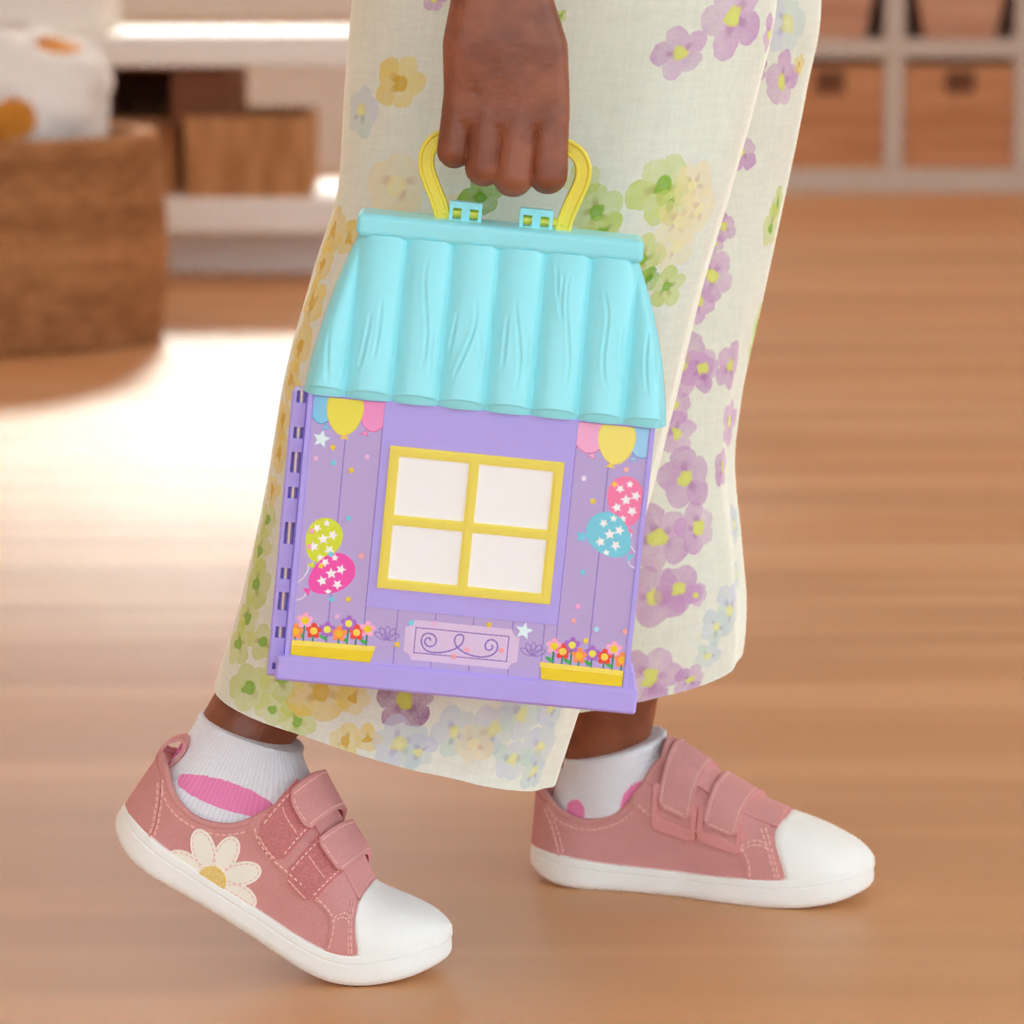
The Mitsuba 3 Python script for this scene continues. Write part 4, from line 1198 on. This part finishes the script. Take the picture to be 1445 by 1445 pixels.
# ------------------------------------------------------------------ trousers
FLOWERS = {'near': [(-0.079,0.251,0.0157,0.0,1,1), (-0.1039,0.2664,0.0149,2.4,3,2), (-0.0666,0.2079,0.0083,4.8,0,3), (-0.0716,0.3052,0.0206,0.91,5,4), (-0.1125,0.3333,0.0149,3.31,1,5), (-0.0939,0.3371,0.0107,5.71,1,6), (-0.111,0.3532,0.0124,1.83,1,7), (-0.1102,0.3754,0.0144,4.23,1,8), (-0.1104,0.3988,0.0144,0.34,1,9), (-0.1117,0.419,0.0124,2.74,1,10), (-0.1122,0.4403,0.0124,5.14,1,11), (-0.1088,0.4581,0.0124,1.26,1,12), (-0.1091,0.4798,0.0103,3.66,1,13), (-0.1058,0.4966,0.0116,6.05,2,14), (-0.1067,0.5151,0.014,2.17,2,15), (-0.0994,0.5344,0.0157,4.57,2,16), (-0.0987,0.5552,0.014,0.69,2,17), (-0.0996,0.5727,0.0149,3.08,2,18), (-0.0791,0.5639,0.0124,5.48,2,19), (-0.0792,0.5934,0.0173,1.6,2,20), (-0.0604,0.6,0.0116,4.0,2,21), (-0.0466,0.6023,0.0116,0.11,2,22), (-0.0606,0.5805,0.0144,2.51,2,23), (-0.0385,0.5828,0.019,4.91,1,24), (-0.022,0.5813,0.0107,1.03,1,25), (-0.0194,0.6047,0.0103,3.43,1,26), (-0.009,0.6006,0.0083,5.83,1,27), (0.0044,0.5756,0.0165,1.94,4,28), (0.0076,0.5986,0.0149,4.34,3,29), (0.0189,0.5999,0.0099,0.46,3,30), (0.0339,0.5868,0.014,2.86,3,31), (0.0456,0.5911,0.0116,5.26,5,32), (0.0534,0.5819,0.014,1.37,3,33), (0.0661,0.5735,0.014,3.77,3,34), (0.0847,0.5885,0.014,6.17,3,35), (0.0687,0.5954,0.0116,2.29,3,36), (0.0834,0.5683,0.0116,4.68,3,37), (0.0855,0.6001,0.0099,0.8,3,38), (-0.0259,0.3104,0.0116,3.2,6,39), (0.0345,0.3159,0.0157,5.6,2,40), (0.0241,0.3003,0.0107,1.72,2,41), (0.0402,0.3267,0.0124,4.11,2,42), (0.066,0.3022,0.019,0.23,2,43), (0.0846,0.3026,0.0124,2.63,5,44), (0.0917,0.3149,0.0132,5.03,5,45), (0.0817,0.3207,0.014,1.14,5,46), (0.074,0.3507,0.0074,3.54,6,47), (0.0659,0.3405,0.014,5.94,2,48), (0.0853,0.3547,0.0107,2.06,2,49), (0.0842,0.3337,0.0132,4.46,5,50), (0.0634,0.2351,0.0157,0.57,0,51), (0.091,0.2164,0.0223,2.97,0,52), (0.1281,0.2265,0.0116,5.37,0,53), (-0.0006,0.2167,0.0041,1.49,2,54), (-0.0381,0.3184,0.0124,3.89,5,55), (0.0734,0.3123,0.0107,0.0,2,56), (0.0251,0.4857,0.017,2.4,0,57), (0.0197,0.444,0.0172,4.8,1,58), (0.0374,0.5172,0.013,0.92,3,59), (0.0419,0.4115,0.013,3.31,1,60), (-0.0095,0.5266,0.0168,5.71,1,61), (0.0122,0.3502,0.0159,1.83,3,62), (0.0339,0.3773,0.0136,4.23,1,63), (0.0634,0.444,0.0163,0.34,1,64), (-0.0405,0.4073,0.0171,2.74,5,65), (-0.0601,0.4832,0.0143,5.14,2,66), (-0.0202,0.3737,0.0139,1.26,0,67), (-0.0124,0.4501,0.0148,3.66,3,68), (-0.0664,0.3561,0.0132,6.06,0,69), (-0.0641,0.428,0.0132,2.17,5,70), (0.0712,0.5305,0.015,4.57,3,71), (0.0155,0.4005,0.014,0.69,3,72)],
           'far': [(0.0997,0.2256,0.0192,0.0,3,1), (0.1139,0.2481,0.0064,2.4,1,2), (0.0975,0.2571,0.0165,4.8,0,3), (0.0774,0.2487,0.0082,0.91,0,4), (0.0696,0.2937,0.011,3.31,0,5), (0.0585,0.334,0.0092,5.71,0,6), (0.0525,0.3432,0.0064,1.83,0,7), (0.0495,0.3604,0.0156,4.23,0,8), (0.0397,0.3738,0.0119,0.34,0,9), (0.0302,0.4064,0.0201,2.74,0,10), (0.043,0.4105,0.0137,5.14,0,11), (0.0651,0.4105,0.0146,1.26,0,12), (0.0769,0.4441,0.0151,3.66,0,13), (0.0262,0.4293,0.0128,6.05,0,14), (0.0285,0.4452,0.0128,2.17,0,15), (0.0347,0.4703,0.0183,4.57,0,16), (0.0423,0.4976,0.0146,0.69,0,17), (0.0181,0.5023,0.0201,3.08,0,18), (0.0156,0.5334,0.0192,5.48,0,19), (0.0298,0.531,0.0156,1.6,0,20), (0.0402,0.5349,0.0082,4.0,0,21), (0.0152,0.5807,0.0201,0.11,0,22), (0.0391,0.5874,0.011,2.51,0,23), (0.0672,0.4676,0.0119,4.91,0,24), (0.1031,0.3376,0.0128,1.03,2,25), (0.1086,0.3244,0.0092,3.43,2,26), (0.1066,0.3936,0.0128,5.83,2,27), (0.1034,0.4065,0.0092,1.94,2,28), (0.0906,0.5032,0.011,4.34,3,29), (0.0667,0.5474,0.0165,0.46,3,30), (0.0542,0.5558,0.0128,2.86,3,31), (0.0495,0.5738,0.011,5.26,3,32), (0.0865,0.5307,0.0092,1.37,3,33), (-0.024,0.5195,0.0161,3.77,0,34), (-0.0448,0.5552,0.0183,6.17,2,35), (-0.0637,0.49,0.0153,2.29,0,36), (-0.0446,0.4478,0.0169,4.68,0,37), (-0.01,0.4816,0.0171,0.8,1,38), (-0.0116,0.448,0.0173,3.2,0,39), (-0.0519,0.4065,0.018,5.6,3,40)]}
_rs = random.Random(21)
for leg, hem in (('near', .56), ('far', .54)):       # the rest of the cloth, round its back and above the frame
    fr_ = [(f[0], f[1]) for f in FLOWERS[leg]]
    for i in range(260):
        q = (_rs.uniform(-.46, .15), _rs.uniform(-.02, hem))
        if min(math.hypot(q[0] - a, q[1] - b) for a, b in fr_) > .034 and (q[0] < -.14 or q[1] < .17):
            fr_.append(q)
            FLOWERS[leg].append((*q, _rs.uniform(.010, .018), _rs.uniform(0, 6), _rs.choice((0, 0, 1, 2, 3, 5)), 100 + i))


def fabric(leg):
    """printed blossoms on the cloth, in the cloth's own coordinates (metres round the leg, metres down it)"""
    CELL, NX, NY, X0, Y0 = .016, 42, 48, -.49, -.05
    tab = np.zeros((NX * NY, 6), np.float32)
    for (fx, fy, R, rot, kind, seed) in FLOWERS[leg]:
        i, j = int((fx - X0) / CELL), int((fy - Y0) / CELL)
        best = None
        for di, dj in ((0, 0), (1, 0), (-1, 0), (0, 1), (0, -1), (1, 1), (-1, -1), (1, -1), (-1, 1)):
            a, b = i + di, j + dj
            if 0 <= a < NX and 0 <= b < NY and tab[a * NY + b, 2] == 0:
                best = a * NY + b
                break
        if best is not None:
            tab[best] = (fx, fy, R, rot, kind, seed)
    cols = [mi.Float(np.ascontiguousarray(tab[:, q])) for q in range(6)]
    PAL = [((206, 160, 200), (190, 138, 186), (218, 222, 110), 0.90), ((234, 210, 108), (226, 196, 84), (212, 174, 56), 0.85), ((204, 214, 120), (186, 202, 90), (130, 178, 50), 0.85),
           ((190, 214, 198), (196, 200, 222), (226, 224, 140), 0.70), ((164, 100, 152), (146, 84, 138), (200, 200, 90), 0.95), ((240, 222, 176), (236, 214, 160), (240, 226, 170), 0.65),
           ((150, 186, 70), (126, 172, 52), (110, 160, 40), 0.9)]
    c0 = [mi.Float(np.array([srgb(*p[0])[q] for p in PAL], np.float32)) for q in range(3)]
    c1 = [mi.Float(np.array([srgb(*p[1])[q] for p in PAL], np.float32)) for q in range(3)]
    c2 = [mi.Float(np.array([srgb(*p[2])[q] for p in PAL], np.float32)) for q in range(3)]
    al = mi.Float(np.array([p[3] for p in PAL], np.float32))
    for arr in cols + c0 + c1 + c2 + [al]:
        dr.eval(arr)

    def fn(p, n, uv):
        x, y = uv.x, uv.y
        thr = 0.5 * noise(x * 700, y * 120) + 0.5 * noise(x * 120, y * 700)
        fine = noise(x * 1500, y * 1500)
        c = mi.Color3f(srgb(228, 229, 214)) * (0.92 + 0.10 * thr + 0.05 * fine)
        wx = x + .0016 * (noise(x * 260, y * 260, 3) - .5)
        wy = y + .0016 * (noise(x * 260, y * 260, 9) - .5)
        ci, cj = dr.floor((x - X0) / CELL), dr.floor((y - Y0) / CELL)
        wash = 0.72 + 0.5 * (fbm(x * 110, y * 110, 5, 3) - .5) + .25 * (fine - .5)
        for a in (-2, -1, 0, 1, 2):
            for b in (-2, -1, 0, 1, 2):
                i, j = ci + a, cj + b
                ok = (i >= 0) & (i < NX) & (j >= 0) & (j < NY)
                k = mi.UInt32(dr.clip(i, 0, NX - 1) * NY + dr.clip(j, 0, NY - 1))
                fx, fy, R, rot, kind, seed = (dr.gather(mi.Float, q, k) for q in cols)
                ok &= R > 0
                Rr = dr.maximum(R, 1e-4)
                dx, dy = (wx - fx) / Rr, (wy - fy) / Rr
                r = dr.sqrt(dx * dx + dy * dy)
                th = dr.atan2(dy, dx) - rot
                kk = dr.round(th / 1.2566)
                tl = th - kk * 1.2566
                k5 = kk - 5 * dr.floor(kk / 5)
                rnd = cell_rand(k5, seed, 3)
                rn2 = cell_rand(k5, seed, 8)
                ln = 0.80 + 0.28 * rnd
                px, py = r * dr.cos(tl), r * dr.sin(tl)
                pw = 0.36 + 0.10 * rn2
                d = dr.square((px - .56 * ln) / (.44 * ln)) + dr.square(py / pw)
                m = smoothstep(1.12, 0.92, d)
                pi = mi.UInt32(kind)
                g = lambda tab_: mi.Color3f(dr.gather(mi.Float, tab_[0], pi), dr.gather(mi.Float, tab_[1], pi), dr.gather(mi.Float, tab_[2], pi))
                pc = mix(g(c0), g(c1), rn2)
                am = dr.gather(mi.Float, al, pi)
                c = dr.select(ok, mix(c, pc, m * am * dr.clip(wash + .25 * (rnd - .5), 0, 1)), c)
                # darker stroke on some petals near the heart
                st = smoothstep(.16, .05, dr.abs(py)) * smoothstep(.62, .3, px) * smoothstep(.1, .25, px) * smoothstep(.45, .6, rnd)
                c = dr.select(ok, mix(c, pc * mi.Color3f(.72, .6, .7), st * .55 * m), c)
                hm_ = smoothstep(.30, .20, r + .14 * (noise(dx * 5, dy * 5, seed) - .5))
                c = dr.select(ok, mix(c, g(c2), hm_ * am), c)
        return c
    return fn


def weave_bump(p, n, uv):
    return 0.5 * noise(uv.x * 1900, uv.y * 500) + 0.5 * noise(uv.x * 500, uv.y * 1900)


def trouser_leg(rows, depth, Yc, seed, fold_amp):
    """rows: (uL, vL, uR, vR) outlines down the leg"""
    rows = np.array(rows, float)
    t = np.linspace(0, 1, len(rows))
    NT, NP = 150, 200
    tt = np.linspace(0, 1, NT)
    r = np.stack([Pch(t, rows[:, k])(tt) for k in range(4)], 1)
    Yv = Pch(t, Yc)(tt)
    dv = Pch(t, depth)(tt)
    Lp = np.array([at(r[i, 0], r[i, 1], Yv[i]) for i in range(NT)])
    Rp = np.array([at(r[i, 2], r[i, 3], Yv[i]) for i in range(NT)])
    ph = np.linspace(0, 2 * math.pi, NP)          # 0: right edge, pi/2: towards the camera, pi: left edge
    C, H = (Lp + Rp) / 2, (Rp - Lp) / 2
    ce, se = np.sign(np.cos(ph)) * np.abs(np.cos(ph)) ** .82, np.sign(np.sin(ph)) * np.abs(np.sin(ph)) ** .82
    P = C[:, None] + ce[None, :, None] * H[:, None] + se[None, :, None] * np.array([0, -1, 0]) * dv[:, None, None]
    # folds: long soft pleats running down the cloth
    fold = np.zeros((NT, NP))
    rs = np.random.RandomState(seed)
    for k in range(9):
        f0, w, ph0, sl = rs.uniform(0, 2 * math.pi), rs.uniform(.12, .3), rs.uniform(0, 1), rs.uniform(-.9, .9)
        d = (ph[None, :] - f0 - sl * (tt[:, None] - .6) + math.pi) % (2 * math.pi) - math.pi
        fold += rs.uniform(-1, 1) * np.exp(-(d / w) ** 2) * (0.25 + 0.75 * tt[:, None])
    nrm = np.cos(ph)[None, :, None] * H[:, None] / np.linalg.norm(H, axis=1)[:, None, None] + np.sin(ph)[None, :, None] * np.array([0, -1, 0])
    P = P + nrm * (fold * fold_amp * (np.abs(np.sin(ph))[None, :] ** 0.5))[..., None]
    # cloth coordinates
    seg = np.linalg.norm(np.diff(P, axis=1), axis=-1)
    arc = np.c_[np.zeros(NT), np.cumsum(seg, axis=1)]
    j0 = NP // 4
    U = -(arc - arc[:, j0:j0 + 1])
    down = np.r_[0, np.cumsum(np.linalg.norm(np.diff(C, axis=0), axis=1))]
    Vv = down[:, None] + 0 * U
    # slant of the rows goes into the cloth's length
    inner = P - nrm * .0014
    n = NT * NP
    idx = np.arange(n).reshape(NT, NP)
    q = np.stack([idx[:-1, :-1], idx[:-1, 1:], idx[1:, 1:], idx[1:, :-1]], -1).reshape(-1, 4)
    lo = idx[-1]
    f = np.vstack([q[:, [0, 2, 1]], q[:, [0, 3, 2]], q[:, [0, 1, 2]] + n, q[:, [0, 2, 3]] + n, np.c_[lo[:-1], lo[1:], lo[1:] + n], np.c_[lo[:-1], lo[1:] + n, lo[:-1] + n]])
    v = np.vstack([P.reshape(-1, 3), inner.reshape(-1, 3)])
    uv = np.c_[np.r_[U.ravel(), U.ravel()], np.r_[Vv.ravel(), Vv.ravel()]]
    m = trimesh.Trimesh(v, f, process=False)
    fn = np.cross(P[60, j0 + 1] - P[60, j0], P[61, j0] - P[60, j0])
    t0 = m.triangles[0]
    # outside faces must look outward
    cen = C.mean(0)
    k = len(q) // 2
    nn = np.cross(m.vertices[f[k, 1]] - m.vertices[f[k, 0]], m.vertices[f[k, 2]] - m.vertices[f[k, 0]])
    if np.dot(nn, m.vertices[f[k, 0]] - C[(k // (NP - 1))]) < 0:
        m.faces = m.faces[:, ::-1]
    return m, uv


NEAR_ROWS = [(600, -560, 1000, -560), (560, -420, 1050, -420), (518, -200, 1108, -200), (497, 0, 1096, 5), (486, 130, 1070, 130), (479, 250, 1034, 262), (441, 385, 990, 412), (402, 530, 952, 570), (375, 690, 905, 745), (345, 825, 848, 905), (303, 965, 783, 1098)]
FAR_ROWS = [(600, -560, 1000, -560), (585, -420, 1060, -420), (570, -200, 1140, -200), (575, 0, 1157, 0), (600, 130, 1136, 130), (640, 300, 1101, 300), (690, 430, 1073, 430), (715, 560, 1045, 560), (720, 650, 1036, 650), (712, 760, 1046, 760), (706, 860, 1053, 850), (700, 985, 1048, 918)]
LEGS = {'near': trouser_leg(NEAR_ROWS, [.090, .088, .082, .074, .070, .070, .070, .070, .070, .070, .070], [1.985, 1.965, 1.955, 1.950, 1.945, 1.942, 1.940, 1.936, 1.930, 1.925, 1.920], 5, .006),
        'far': trouser_leg(FAR_ROWS, [.090, .088, .082, .080, .078, .078, .078, .078, .078, .078, .078, .080], [1.985, 2.00, 2.02, 2.03, 2.035, 2.04, 2.04, 2.04, 2.04, 2.04, 2.04, 2.045], 11, .006)}
tk = None
for leg in ('near', 'far'):
    key = f'mat_cloth_{leg}'
    scene[key] = {'type': 'twosided', 'bsdf': {'type': 'bumpmap', 'bump': proc(weave_bump, 2e-4), 'scale': 1.5e-4, 'nested': {'type': 'principled', 'base_color': proc(fabric(leg)), 'roughness': 0.9, 'specular': 0.1, 'sheen': 0.2}}}
    m, uv = LEGS[leg]
    put('trouser_leg', m, key, pk, label='wide cream trouser leg printed with pastel blossoms', smooth=True, uv=uv)
